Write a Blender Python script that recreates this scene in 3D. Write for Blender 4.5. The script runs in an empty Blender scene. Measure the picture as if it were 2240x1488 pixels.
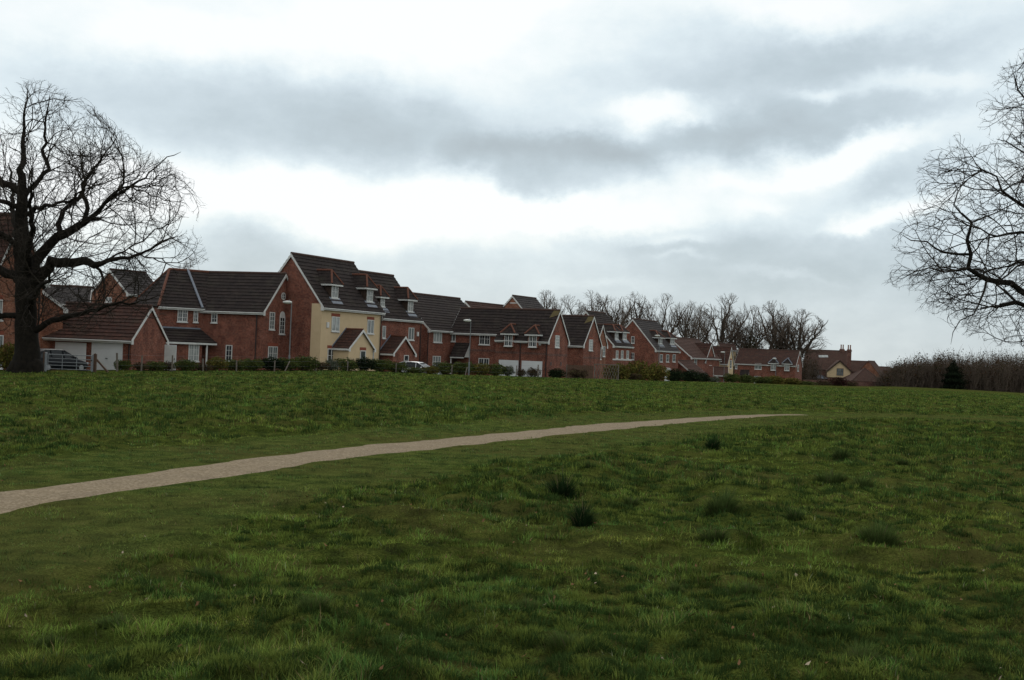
import bpy, math, random
import numpy as np
from mathutils import Vector, Matrix, Quaternion, noise as mnoise
R = math.radians
random.seed(7)
rng = np.random.default_rng(7)
C = bpy.context.scene.collection
sc = bpy.context.scene

# ------------------------------------------------------------------ camera
F0, CX, CY, EYE = 2646.0, 1120.0, 744.0, 1.8
PITCH = math.atan(30 / F0); ROLL = R(2.3)
_f = Vector((0, math.cos(PITCH), math.sin(PITCH)))
_u0 = Vector((0, -math.sin(PITCH), math.cos(PITCH)))
_r0 = Vector((1, 0, 0))
_r = math.cos(ROLL) * _r0 + math.sin(ROLL) * _u0
_u = -math.sin(ROLL) * _r0 + math.cos(ROLL) * _u0
cam = bpy.data.objects.new('camera', bpy.data.cameras.new('camera'))
cam.data.sensor_width = 36; cam.data.lens = F0 / 2240 * 36
cam.data.clip_start = 0.1; cam.data.clip_end = 5000
m = Matrix((_r, _u, -_f)).transposed().to_4x4(); m.translation = (0, 0, EYE)
cam.matrix_world = m
C.objects.link(cam); sc.camera = cam
EYEV = Vector((0, 0, EYE))

def ray(px, py):
    return (_f * F0 + _r * (px - CX) - _u * (py - CY)).normalized()
def at(px, py, Y):
    d = ray(px, py); return EYEV + d * (Y / d.y)
def azel(px, py):
    d = ray(px, py); return math.atan2(d.x, d.y), math.asin(d.z)

# ------------------------------------------------------------------ view, world, sun
sc.view_settings.view_transform = 'Standard'; sc.view_settings.look = 'None'
sc.view_settings.exposure = 0; sc.view_settings.gamma = 1
SUN_AZ, SUN_EL = R(-8), R(38)
world = bpy.data.worlds.new('World'); sc.world = world; world.use_nodes = True
wt = world.node_tree; wt.nodes.clear()
def WN(t, **k):
    n = wt.nodes.new(t)
    for a, b in k.items(): setattr(n, a, b)
    return n
def wm(op, a, b=None, c=None, clamp=False):
    n = WN('ShaderNodeMath', operation=op); n.use_clamp = clamp
    for i, v in enumerate((a, b, c)):
        if v is None: continue
        if isinstance(v, (int, float)): n.inputs[i].default_value = v
        else: wt.links.new(v, n.inputs[i])
    return n.outputs[0]
tc = WN('ShaderNodeTexCoord'); sx = WN('ShaderNodeSeparateXYZ'); wt.links.new(tc.outputs['Generated'], sx.inputs[0])
AZ = wm('ARCTAN2', sx.outputs[0], sx.outputs[1]); EL = wm('ARCSINE', sx.outputs[2])
def wnoise(kx, ky, scale, detail, off, rough=0.55, az=None, el=None):
    cb = WN('ShaderNodeCombineXYZ')
    wt.links.new(wm('MULTIPLY_ADD', az or AZ, kx, off), cb.inputs[0]); wt.links.new(wm('MULTIPLY', el or EL, ky), cb.inputs[1])
    n = WN('ShaderNodeTexNoise'); n.inputs['Scale'].default_value = scale; n.inputs['Detail'].default_value = detail
    n.inputs['Roughness'].default_value = rough; wt.links.new(cb.outputs[0], n.inputs['Vector'])
    return n.outputs['Fac']
d1 = wnoise(1, 1.3, 13, 7, 3.1, .6); d2 = wnoise(1, 1.3, 13, 7, 17.7, .6)
AZ2 = wm('ADD', AZ, wm('MULTIPLY', wm('SUBTRACT', d1, 0.5), 0.09))
EL2 = wm('ADD', EL, wm('MULTIPLY', wm('SUBTRACT', d2, 0.5), 0.05))
# masses of cloud: px, py, half sizes, strength, edge sharpness, tilt
CL = [  # broad dark masses, then pale openings: px, py, half width, half height, strength, edge sharpness, tilt
 (600,262,430,112,-.44,3.4,3),(200,215,330,110,-.22,1.6,0),(930,245,280,100,-.30,2.4,0),(1215,360,236,62,-.56,5,0),
 (1010,300,330,50,-.18,2.2,0),(1570,150,380,112,-.44,2.2,0),(1980,105,330,66,-.42,2.0,-10),(1790,262,340,44,-.42,2.2,-8),
 (1540,312,300,40,-.46,2.4,-3),(1980,375,120,36,-.36,1.8,-10),(1770,570,370,66,-.50,2.4,0),(2050,480,150,40,-.25,1.8,-10),
 (555,545,150,72,-.46,2.8,0),(420,600,260,40,-.14,1.5,0),(1290,512,260,28,-.30,2.0,3),(1010,560,330,30,-.20,1.8,-2),
 (1850,740,680,125,-.46,2.0,0),(1150,650,420,70,-.20,1.6,0),(620,640,500,60,-.14,1.5,0),(2050,300,200,120,-.15,1.4,0),(1560,420,130,40,-.24,1.6,8),(2150,600,200,150,-.14,1.5,0),(1480,470,130,22,-.2,1.6,0),(1900,420,80,22,-.25,1.6,-14),(1180,80,160,40,-.12,1.4,-20),
 (740,450,400,66,.58,2.8,2),(1150,468,330,34,.55,2.6,0),(1010,60,310,120,.44,1.8,0),(380,85,240,50,.34,1.6,0),
 (1455,243,110,28,.55,2.4,-4),(1400,292,50,26,.3,1.6,0),(1800,206,60,15,.50,2.0,-4),(2010,180,130,20,.40,2.0,4),(1900,320,150,26,.60,2.2,-16),
 (1940,470,110,26,.55,2.2,-20),(1640,448,60,24,.40,2.0,0),(1600,400,60,16,.30,2.0,0),(1790,380,120,16,.3,1.7,-6),(1860,502,60,14,.40,1.8,-8),(1820,30,220,34,.42,2.0,6),
 (1480,522,60,10,.35,1.8,0),(1490,430,90,40,.32,1.8,0),(1715,605,110,8,.20,1.8,5),(1490,560,40,7,.25,1.8,4),(60,380,260,60,.2,1.6,0),(1330,620,90,8,.12,1.6,0),(2160,60,120,30,-.12,1.5,0)]
tot = None
for (px, py, rx, ry, amp, p, rot) in CL:
    a0, e0 = azel(px, py); ca, sa = math.cos(R(-rot)), math.sin(R(-rot))
    da = wm('SUBTRACT', AZ2, a0); de = wm('SUBTRACT', EL2, e0)
    xx = wm('MULTIPLY', wm('ADD', wm('MULTIPLY', da, ca), wm('MULTIPLY', de, sa)), F0 / rx)
    yy = wm('MULTIPLY', wm('SUBTRACT', wm('MULTIPLY', de, ca), wm('MULTIPLY', da, sa)), F0 / ry)
    q = wm('ADD', wm('MULTIPLY', xx, xx), wm('MULTIPLY', yy, yy))
    g = wm('MULTIPLY', wm('EXPONENT', wm('MULTIPLY', wm('POWER', q, p * .6), -.7)), amp)
    tot = g if tot is None else wm('ADD', tot, g)
n1 = wnoise(1, 1.6, 9, 8, 5.0, .6); n2 = wnoise(1, 1.8, 26, 7, 9.0, .6)
tot = wm('ADD', tot, wm('MULTIPLY', wm('SUBTRACT', n1, .5), .55))
tot = wm('ADD', tot, wm('MULTIPLY', wm('SUBTRACT', n2, .5), .36))
tot = wm('MULTIPLY_ADD', tot, .76, .24 + .76 * .805)
rp = WN('ShaderNodeValToRGB'); wt.links.new(tot, rp.inputs[0])
el_ = rp.color_ramp.elements
el_[0].position = 0.0; el_[0].color = (.43, .50, .54, 1)
el_[1].position = 1.0; el_[1].color = (1.0, 1.03, 1.04, 1)
for p_, c_ in ((.30, (.535, .63, .685, 1)), (.47, (.63, .73, .79, 1)), (.66, (.755, .86, .91, 1)), (.84, (.90, .975, .99, 1))):
    e = el_.new(p_); e.color = c_
# greyer and slightly warmer close to the horizon
warm = WN('ShaderNodeMix', data_type='RGBA', blend_type='MULTIPLY'); 
mr = WN('ShaderNodeMapRange'); wt.links.new(EL, mr.inputs[0]); mr.inputs[1].default_value = 0.0; mr.inputs[2].default_value = .12
mr.inputs[3].default_value = 1; mr.inputs[4].default_value = 0
wt.links.new(mr.outputs[0], warm.inputs[0]); wt.links.new(rp.outputs[0], warm.inputs[6]); warm.inputs[7].default_value = (.95, .93, .90, 1)
hi = WN('ShaderNodeMix', data_type='RGBA'); m2 = WN('ShaderNodeMapRange'); wt.links.new(EL, m2.inputs[0]); m2.inputs[1].default_value = .36; m2.inputs[2].default_value = .7
wt.links.new(m2.outputs[0], hi.inputs[0]); wt.links.new(warm.outputs[2], hi.inputs[6]); hi.inputs[7].default_value = (.90, .90, .88, 1)
bg = WN('ShaderNodeBackground'); wt.links.new(hi.outputs[2], bg.inputs[0]); bg.inputs[1].default_value = 1.0
sky = WN('ShaderNodeTexSky', sky_type='NISHITA'); sky.sun_disc = False; sky.sun_elevation = SUN_EL; sky.sun_rotation = SUN_AZ
bg2 = WN('ShaderNodeBackground'); wt.links.new(sky.outputs[0], bg2.inputs[0]); bg2.inputs[1].default_value = .08
mx = WN('ShaderNodeMixShader'); mx.inputs[0].default_value = .93
wt.links.new(bg2.outputs[0], mx.inputs[1]); wt.links.new(bg.outputs[0], mx.inputs[2])
wo = WN('ShaderNodeOutputWorld'); wt.links.new(mx.outputs[0], wo.inputs[0])
world.cycles.sampling_method = 'MANUAL'; world.cycles.sample_map_resolution = 512
sun = bpy.data.objects.new('sun', bpy.data.lights.new('sun', 'SUN'))
sun.data.energy = .6; sun.data.angle = R(18); sun.data.color = (1, .95, .88)
sun.rotation_euler = Vector((math.sin(SUN_AZ) * math.cos(SUN_EL), math.cos(SUN_AZ) * math.cos(SUN_EL), math.sin(SUN_EL))).to_track_quat('Z', 'Y').to_euler()
C.objects.link(sun)

# ------------------------------------------------------------------ noise and terrain
def _hash(ix, iy, seed):
    h = (ix.astype(np.int64) * 374761393 + iy.astype(np.int64) * 668265263 + seed * 974711) & 0xffffffff
    h = ((h ^ (h >> 13)) * 1274126177) & 0xffffffff
    return ((h ^ (h >> 16)) & 0xffff) / 65535.0
def vnoise(x, y, seed=0):
    x = np.asarray(x, float); y = np.asarray(y, float)
    ix = np.floor(x); iy = np.floor(y); fx = x - ix; fy = y - iy
    fx = fx * fx * (3 - 2 * fx); fy = fy * fy * (3 - 2 * fy)
    a = _hash(ix, iy, seed); b = _hash(ix + 1, iy, seed); c = _hash(ix, iy + 1, seed); d = _hash(ix + 1, iy + 1, seed)
    return (a * (1 - fx) + b * fx) * (1 - fy) + (c * (1 - fx) + d * fx) * fy
def fbm(x, y, s, seed=0, o=3):
    t = 0; a = 1; n = 0
    for i in range(o):
        t = t + a * vnoise(np.asarray(x) / s + 13.7 * i, np.asarray(y) / s + 7.1 * i, seed + i); n += a; a *= .5; s *= .5
    return t / n
EDGE = [(-3000,813,66),(0,813,70),(200,815,72),(440,812,80),(600,812,86),(700,811,91),(840,814,97),(950,819,103),(1060,822,105),(1200,827,107),
        (1300,829,120),(1450,834,156),(1600,837,182),(1750,842,205),(1850,845,228),(1960,846,238),(2100,852,238),(2240,860,226),(5000,900,200)]
_ea, _er, _ez = [], [], []
for (px, py, d) in EDGE:
    py_ = py if 0 <= px <= 2240 else py
    if px < 0: P = at(0, 813, d); az = -1.2; z = P.z
    elif px > 2240: P = at(2240, 860, d); az = 1.2; z = P.z
    else: P = at(px, py, d); az = math.atan2(P.x, P.y); z = P.z
    _ea.append(az); _er.append(d); _ez.append(z)
_da = [azel(p, 780)[0] for p in (0, 900, 1200, 1350, 1700, 2240)]; _dv = [.35, .45, .6, .95, .95, 1.1]
PATH_PX = [(-420,1150,1202),(0,1075,1120),(200,1050,1087),(400,1025,1057),(650,992,1017),(900,967,985),(1120,945,965),(1270,930,949),(1420,918,935),(1570,908,922),(1670,905,912),(1790,906,908.5)]
def gz_base(x, y):
    x = np.asarray(x, float); y = np.asarray(y, float)
    az = np.arctan2(x, np.maximum(y, 1e-3)); r = np.where(y > 0, y, 0.0)
    er = np.interp(az, _ea, _er); ez = np.interp(az, _ea, _ez); dr = np.interp(az, _da, _dv)
    t = np.clip(r / er, 0, 1)
    z = ez * t ** 1.5
    b = np.clip((r - er) / 12.0, 0, 1); b = b * b * (3 - 2 * b)
    z = z - dr * b - .004 * np.clip(r - er - 12, 0, 150)
    return z
def unground(px, py, f):
    d = ray(px, py); t = 10.0
    for _ in range(60):
        p = EYEV + d * t
        z = float(f(p.x, p.y)); err = (p.z - z) / (-d.z + 1e-9)
        t += max(-20, min(20, err * .8))
        if t > 400: t = 400
    return EYEV + d * t
_pt = [unground(p[0], p[1], gz_base) for p in PATH_PX]; _pb = [unground(p[0], p[2], gz_base) for p in PATH_PX]
# widen a little and give continuing end that runs off along the field
pc = np.array([[(a.x + b.x) / 2, (a.y + b.y) / 2] for a, b in zip(_pt, _pb)])
def resample(P, n):
    P = np.array(P); s = np.r_[0, np.cumsum(np.linalg.norm(np.diff(P, axis=0), axis=1))]
    t = np.linspace(0, s[-1], n); return np.stack([np.interp(t, s, P[:, k]) for k in range(P.shape[1])], 1)
pcs = resample(np.vstack([pc, [[pc[-1][0] + 14, pc[-1][1] + 4], [pc[-1][0] + 60, pc[-1][1] + 9]]]), 400)
def path_dist(x, y):
    x = np.asarray(x, float); y = np.asarray(y, float); sh = x.shape; x = x.ravel(); y = y.ravel(); out = np.empty(x.size)
    for i in range(0, x.size, 20000):
        dd = (x[i:i+20000, None] - pcs[None, ::4, 0]) ** 2 + (y[i:i+20000, None] - pcs[None, ::4, 1]) ** 2
        out[i:i+20000] = np.sqrt(dd.min(1))
    return out.reshape(sh)
def sm(a, b, x):
    t = np.clip((x - a) / (b - a), 0, 1); return t * t * (3 - 2 * t)
def rough_mask(x, y):
    d = path_dist(x, y) + (fbm(x, y, 1.5, 5, 2) - .5) * 1.0
    return sm(2.3, 3.4, d)
def gz(x, y):
    x = np.asarray(x, float); y = np.asarray(y, float)
    z = gz_base(x, y); pd = path_dist(x, y); rm = sm(2.3, 3.6, pd)
    far = np.clip(1 - (np.hypot(x, y) - 20) / 200, .3, 1)
    bump = (fbm(x, y, 1.1, 11, 3) - .5) * .11 + (fbm(x, y, 5, 21, 2) - .5) * .14
    bump = bump + np.maximum(fbm(x, y, .5, 31, 2) - .5, 0) * .30
    return z + bump * (.12 + .88 * rm) * sm(.7, 1.6, pd) * far
def gzs(x, y): return float(gz(np.array([x]), np.array([y]))[0])
def ground_at(px, py): 
    p = unground(px, py, gz_base); return p

# ------------------------------------------------------------------ materials
def mat(name, col, rough=.8, spec=.3, metal=0, build=None):
    m = bpy.data.materials.new(name); m.use_nodes = True; nt = m.node_tree; b = nt.nodes['Principled BSDF']
    b.inputs['Base Color'].default_value = (*col, 1); b.inputs['Roughness'].default_value = rough
    b.inputs['Specular IOR Level'].default_value = spec; b.inputs['Metallic'].default_value = metal
    if build: build(nt, b)
    return m
def NN(nt, t, **k):
    n = nt.nodes.new(t)
    for a, b in k.items(): setattr(n, a, b)
    return n
def noise_node(nt, vec, scale, detail=3, rough=.55):
    n = NN(nt, 'ShaderNodeTexNoise'); n.inputs['Scale'].default_value = scale; n.inputs['Detail'].default_value = detail
    n.inputs['Roughness'].default_value = rough
    if vec: nt.links.new(vec, n.inputs['Vector'])
    return n
def ramp(nt, fac, stops):
    r = NN(nt, 'ShaderNodeValToRGB'); nt.links.new(fac, r.inputs[0]); e = r.color_ramp.elements
    e[0].position, e[0].color = stops[0][0], (*stops[0][1], 1); e[1].position, e[1].color = stops[-1][0], (*stops[-1][1], 1)
    for p, c in stops[1:-1]:
        q = e.new(p); q.color = (*c, 1)
    return r.outputs[0]
def mixc(nt, f, a, b, mode='MIX'):
    n = NN(nt, 'ShaderNodeMix', data_type='RGBA', blend_type=mode)
    for i, v in ((0, f), (6, a), (7, b)):
        if isinstance(v, (int, float)): n.inputs[i].default_value = v
        elif isinstance(v, tuple): n.inputs[i].default_value = (*v, 1)
        else: nt.links.new(v, n.inputs[i])
    return n.outputs[2]
def bump(nt, b, h, s, dist=.02):
    n = NN(nt, 'ShaderNodeBump'); n.inputs['Strength'].default_value = s; n.inputs['Distance'].default_value = dist
    nt.links.new(h, n.inputs['Height']); nt.links.new(n.outputs[0], b.inputs['Normal'])
def brick_mat(name, c1, c2, c3):
    def bld(nt, b):
        uv = NN(nt, 'ShaderNodeTexCoord').outputs['UV']; ob = NN(nt, 'ShaderNodeTexCoord').outputs['Object']
        br = NN(nt, 'ShaderNodeTexBrick'); nt.links.new(uv, br.inputs['Vector']); br.inputs['Scale'].default_value = 1
        br.inputs['Brick Width'].default_value = .225; br.inputs['Row Height'].default_value = .075; br.inputs['Mortar Size'].default_value = .008
        br.inputs['Color1'].default_value = (*c1, 1); br.inputs['Color2'].default_value = (*c2, 1); br.inputs['Mortar'].default_value = (.30, .25, .21, 1)
        n1 = noise_node(nt, ob, 1.2, 4); n2 = noise_node(nt, uv, 7, 3, .7)
        c = mixc(nt, ramp(nt, n2.outputs['Fac'], [(.42, (0, 0, 0)), (.62, (.75, .75, .75))]), br.outputs['Color'], c3)
        c = mixc(nt, 1.0, c, ramp(nt, n1.outputs['Fac'], [(.3, (.6, .58, .58)), (.7, (1.3, 1.28, 1.2))]), 'MULTIPLY')
        nt.links.new(c, b.inputs['Base Color']); bump(nt, b, br.outputs['Fac'], -.5, .01)
    return mat(name, c1, .9, .2, build=bld)
def tile_mat(name, c1, c2, moss=.25):
    def bld(nt, b):
        uv = NN(nt, 'ShaderNodeTexCoord').outputs['UV']; ob = NN(nt, 'ShaderNodeTexCoord').outputs['Object']
        br = NN(nt, 'ShaderNodeTexBrick'); nt.links.new(uv, br.inputs['Vector']); br.inputs['Scale'].default_value = 1; br.offset = .5
        br.inputs['Brick Width'].default_value = .33; br.inputs['Row Height'].default_value = .33; br.inputs['Mortar Size'].default_value = .012
        br.inputs['Color1'].default_value = (*c1, 1); br.inputs['Color2'].default_value = (*c2, 1); br.inputs['Mortar'].default_value = (.02, .017, .016, 1)
        n1 = noise_node(nt, ob, .9, 5); n2 = noise_node(nt, ob, 5, 4, .7)
        c = mixc(nt, 1.0, br.outputs['Color'], ramp(nt, n2.outputs['Fac'], [(.3, (.6, .6, .62)), (.7, (1.35, 1.3, 1.25))]), 'MULTIPLY')
        c = mixc(nt, ramp(nt, n1.outputs['Fac'], [(.5, (0, 0, 0)), (.8, (moss, moss, moss))]), c, (.09, .085, .06))
        nt.links.new(c, b.inputs['Base Color']); bump(nt, b, n2.outputs['Fac'], .4, .02)
    return mat(name, c1, .9, .15, build=bld)
def var_mat(name, c1, c2, scale, rough=.8, spec=.3, bs=.2, metal=0, coord='Object'):
    def bld(nt, b):
        v = NN(nt, 'ShaderNodeTexCoord').outputs[coord]; n = noise_node(nt, v, scale, 5, .6)
        nt.links.new(ramp(nt, n.outputs['Fac'], [(.3, c1), (.7, c2)]), b.inputs['Base Color']); bump(nt, b, n.outputs['Fac'], bs, .02)
    return mat(name, c1, rough, spec, metal, bld)
def leaf_mat(name, rough=.6, trans=.0, gain=(1, 1, 1)):
    def bld(nt, b):
        a = NN(nt, 'ShaderNodeAttribute'); a.attribute_name = 'col'
        c = mixc(nt, 1.0, a.outputs['Color'], gain, 'MULTIPLY')
        nt.links.new(c, b.inputs['Base Color'])
        if trans:
            tr = NN(nt, 'ShaderNodeBsdfTranslucent'); nt.links.new(c, tr.inputs['Color'])
            ms = NN(nt, 'ShaderNodeMixShader'); ms.inputs[0].default_value = trans
            nt.links.new(b.outputs[0], ms.inputs[1]); nt.links.new(tr.outputs[0], ms.inputs[2])
            nt.links.new(ms.outputs[0], nt.nodes['Material Output'].inputs[0])
    return mat(name, (.05, .08, .02), rough, 0, build=bld)
M = {}
M['brick'] = brick_mat('red brick', (.215, .045, .020), (.145, .030, .017), (.078, .026, .021))
M['brick_dark'] = brick_mat('dark red brick', (.12, .035, .027), (.10, .030, .025), (.06, .028, .026))
M['brick_orange'] = brick_mat('orange brown brick', (.25, .080, .036), (.19, .060, .030), (.12, .046, .030))
M['soldier'] = var_mat('soldier course brick', (.17, .045, .03), (.24, .07, .04), 14, .9)
M['render'] = var_mat('cream render', (.50, .385, .24), (.56, .43, .275), 1.6, .95, .1, .1)
M['tile'] = tile_mat('brown concrete roof tile', (.033, .025, .0235), (.022, .018, .018))
M['tile_red'] = tile_mat('reddish brown roof tile', (.072, .034, .026), (.046, .026, .022))
M['tile_grey'] = tile_mat('grey roof tile', (.060, .054, .054), (.042, .040, .042))
M['tile_clay'] = tile_mat('clay red roof tile', (.085, .046, .036), (.065, .038, .032))
M['ridge'] = var_mat('orange ridge tile', (.15, .058, .034), (.10, .042, .030), 6, .85)
M['ridge_br'] = var_mat('brown ridge tile', (.05, .030, .025), (.075, .042, .032), 5, .85)
M['lead'] = var_mat('lead flashing', (.10, .12, .15), (.16, .18, .22), 4, .5, .5)
M['white'] = var_mat('white painted board', (.46, .47, .46), (.62, .62, .60), 2, .5, .4, .05)
M['door_w'] = var_mat('white garage door metal', (.52, .54, .55), (.60, .62, .63), .8, .45, .4, .02)
M['glass'] = var_mat('dark window glass', (.012, .016, .020), (.05, .06, .07), 1.1, .06, .6, 0)
M['glass_m'] = var_mat('window glass with half drawn net', (.07, .085, .09), (.20, .22, .22), 1.7, .12, .6, 0)
M['glass_p'] = var_mat('window glass with pale net curtain', (.20, .225, .225), (.34, .36, .35), 2.2, .15, .6, 0)
M['black'] = mat('black plastic pipe', (.012, .011, .012), .4)
M['frame_dark'] = var_mat('dark stained timber', (.03, .018, .013), (.05, .03, .02), 9, .7)
M['timber'] = var_mat('weathered grey timber', (.10, .085, .07), (.19, .165, .14), 6, .9, .2, .4)
M['timber_b'] = var_mat('brown timber', (.07, .042, .03), (.12, .075, .052), 7, .9, .2, .4)
M['galv'] = var_mat('galvanised steel', (.20, .215, .23), (.30, .32, .34), 12, .6, .4, .05, .3)
M['pole'] = var_mat('grey painted steel', (.10, .115, .12), (.15, .165, .17), 5, .5, .5, .05)
M['lantern'] = var_mat('pale lantern plastic', (.46, .48, .46), (.58, .59, .55), 4, .35, .5, .05)
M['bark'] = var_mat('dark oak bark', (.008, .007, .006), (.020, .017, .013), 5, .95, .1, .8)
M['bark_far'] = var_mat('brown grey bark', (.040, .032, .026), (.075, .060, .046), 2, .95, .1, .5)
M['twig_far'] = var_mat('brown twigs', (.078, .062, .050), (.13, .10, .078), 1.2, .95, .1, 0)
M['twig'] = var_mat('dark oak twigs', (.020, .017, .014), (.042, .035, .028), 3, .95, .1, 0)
M['leaf'] = leaf_mat('shrub leaf', .9, .15)
M['blade'] = leaf_mat('grass blade', 1.0, .22)
M['dead'] = leaf_mat('dead leaf', .9, 0)
M['lichen'] = var_mat('yellow lichen on tiles', (.12, .095, .03), (.06, .046, .03), 6, .9)
M['tyre'] = mat('tyre rubber', (.012, .012, .012), .9)
M['rim'] = mat('alloy rim', (.35, .36, .37), .35, .5, .7)
M['car_dark'] = mat('dark grey car paint', (.008, .010, .013), .45, .12)
M['car_white'] = mat('silver white car paint', (.55, .57, .59), .25, .7)
M['car_glass'] = mat('car window glass', (.010, .013, .015), .2, .2)
M['tail'] = mat('red tail light', (.35, .01, .01), .3, .6)
M['headl'] = mat('headlight lens', (.5, .52, .54), .15, .8)
M['plate'] = mat('yellow number plate', (.55, .42, .05), .5)
M['pot'] = var_mat('terracotta chimney pot', (.20, .09, .06), (.26, .12, .08), 8, .9)
def tarmac(nt, b):
    v = NN(nt, 'ShaderNodeTexCoord').outputs['Object']; n = noise_node(nt, v, 30, 4); n2 = noise_node(nt, v, .5, 3)
    c = mixc(nt, 1.0, ramp(nt, n.outputs['Fac'], [(.3, (.04, .04, .042)), (.7, (.07, .07, .07))]), ramp(nt, n2.outputs['Fac'], [(.3, (.8, .8, .8)), (.7, (1.2, 1.2, 1.2))]), 'MULTIPLY')
    nt.links.new(c, b.inputs['Base Color'])
M['tarmac'] = mat('tarmac', (.05, .05, .05), .95, build=tarmac)
def gravel(nt, b):
    v = NN(nt, 'ShaderNodeTexCoord').outputs['Object']; n = noise_node(nt, v, 3.2, 5, .65)
    vo = NN(nt, 'ShaderNodeTexVoronoi'); vo.inputs['Scale'].default_value = 34; nt.links.new(v, vo.inputs['Vector'])
    c = mixc(nt, .4, ramp(nt, n.outputs['Fac'], [(.3, (.18, .138, .080)), (.7, (.25, .193, .115))]), ramp(nt, vo.outputs['Color'], [(.1, (.08, .062, .042)), (.5, (.20, .158, .11)), (.9, (.40, .335, .25))]))
    n3 = noise_node(nt, v, 1.1, 3); c = mixc(nt, ramp(nt, n3.outputs['Fac'], [(.55, (0, 0, 0)), (.72, (.35, .35, .35))]), c, (.15, .115, .08))
    nt.links.new(c, b.inputs['Base Color']); bump(nt, b, vo.outputs['Distance'], .7, .02)
M['gravel'] = mat('pale gravel', (.3, .23, .18), .95, .15, build=gravel)
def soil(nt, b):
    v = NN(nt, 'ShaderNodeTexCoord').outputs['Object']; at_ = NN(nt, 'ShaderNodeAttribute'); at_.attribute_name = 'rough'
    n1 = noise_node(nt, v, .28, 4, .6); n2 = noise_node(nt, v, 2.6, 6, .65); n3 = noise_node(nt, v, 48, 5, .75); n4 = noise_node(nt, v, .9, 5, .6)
    base = ramp(nt, n2.outputs['Fac'], [(.30, (.018, .025, .009)), (.45, (.040, .055, .013)), (.58, (.070, .088, .019)), (.75, (.100, .100, .030))])  # dark stops: bare soil and thatch, with shade between blades painted in
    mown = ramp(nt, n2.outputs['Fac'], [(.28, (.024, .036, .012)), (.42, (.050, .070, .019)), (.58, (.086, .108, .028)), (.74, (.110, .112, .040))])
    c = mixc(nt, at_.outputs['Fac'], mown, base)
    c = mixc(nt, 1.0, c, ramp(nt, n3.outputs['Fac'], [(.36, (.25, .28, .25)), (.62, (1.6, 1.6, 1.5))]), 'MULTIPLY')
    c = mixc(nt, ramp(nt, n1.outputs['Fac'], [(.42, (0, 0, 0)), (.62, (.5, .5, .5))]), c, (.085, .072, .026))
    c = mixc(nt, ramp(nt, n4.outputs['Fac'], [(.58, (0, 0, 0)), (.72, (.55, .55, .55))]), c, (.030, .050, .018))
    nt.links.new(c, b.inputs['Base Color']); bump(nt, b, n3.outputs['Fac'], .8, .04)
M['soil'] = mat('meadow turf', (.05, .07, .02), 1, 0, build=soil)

# ------------------------------------------------------------------ object helpers
def link(o, parent=None):
    C.objects.link(o)
    if parent is not None: o.parent = parent
    return o
def tag(o, label=None, cat=None, group=None, kind=None):
    if label: o['label'] = label
    if cat: o['category'] = cat
    if group: o['group'] = group
    if kind: o['kind'] = kind
    return o
def thing(name, loc, rz=0, label=None, cat=None, group=None):
    o = bpy.data.objects.new(name, None); o.empty_display_size = .2; o.location = loc; o.rotation_euler = (0, 0, rz)
    link(o); return tag(o, label, cat, group)
class MB:
    def __init__(s): s.v = []; s.f = []; s.m = []
    def add(s, vs, fs, mi=0):
        b = len(s.v); s.v += [tuple(v) for v in vs]; s.f += [tuple(i + b for i in f) for f in fs]; s.m += [mi] * len(fs)
    def box(s, u0, u1, v0, v1, z0, z1, mi=0):
        s.add([(u0,v0,z0),(u1,v0,z0),(u1,v1,z0),(u0,v1,z0),(u0,v0,z1),(u1,v0,z1),(u1,v1,z1),(u0,v1,z1)],
              [(0,3,2,1),(4,5,6,7),(0,1,5,4),(1,2,6,5),(2,3,7,6),(3,0,4,7)], mi)
    def prism(s, poly, off, mi=0):
        n = len(poly); a = [Vector(p) for p in poly]; o = Vector(off)
        s.add(a + [p + o for p in a], [tuple(range(n))[::-1], tuple(range(n, 2 * n))] + [(i, (i + 1) % n, n + (i + 1) % n, n + i) for i in range(n)], mi)
    def tube(s, pts, rad, k=6, mi=0, cap=True):
        pts = [Vector(p) for p in pts]; rad = rad if isinstance(rad, (list, tuple)) else [rad] * len(pts)
        b = len(s.v); vs = []; pr = None
        for i, p in enumerate(pts):
            d = (pts[min(i + 1, len(pts) - 1)] - pts[max(i - 1, 0)]).normalized()
            if pr is None: pr = d.orthogonal().normalized()
            pr = (pr - d * pr.dot(d)).normalized(); q = d.cross(pr)
            for j in range(k):
                a = 2 * math.pi * j / k; vs.append(p + (pr * math.cos(a) + q * math.sin(a)) * rad[i])
        fs = []
        for i in range(len(pts) - 1):
            for j in range(k): fs.append((i*k+j, i*k+(j+1)%k, (i+1)*k+(j+1)%k, (i+1)*k+j))
        if cap: fs += [tuple(range(k))[::-1], tuple(range((len(pts)-1)*k, len(pts)*k))]
        s.add(vs, fs, mi)
    def build(s, name, mats, parent=None, mtx=None, smooth=False, uv=True):
        me = bpy.data.meshes.new(name); me.from_pydata(s.v, [], s.f)
        mats = mats if isinstance(mats, (list, tuple)) else [mats]
        for mm in mats: me.materials.append(mm)
        me.polygons.foreach_set('material_index', s.m)
        if smooth: me.polygons.foreach_set('use_smooth', [True] * len(s.f))
        if uv:
            lay = me.uv_layers.new(name='UVMap').data
            for p in me.polygons:
                n = p.normal
                t = Vector((-n.y, n.x, 0)) if abs(n.z) < .995 else Vector((1, 0, 0))
                t = t.normalized(); b = n.cross(t)
                for li in p.loop_indices:
                    co = me.vertices[me.loops[li].vertex_index].co; lay[li].uv = (co.dot(t), co.dot(b))
        o = bpy.data.objects.new(name, me); link(o, parent)
        if mtx is not None: o.matrix_local = mtx
        return o
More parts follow.
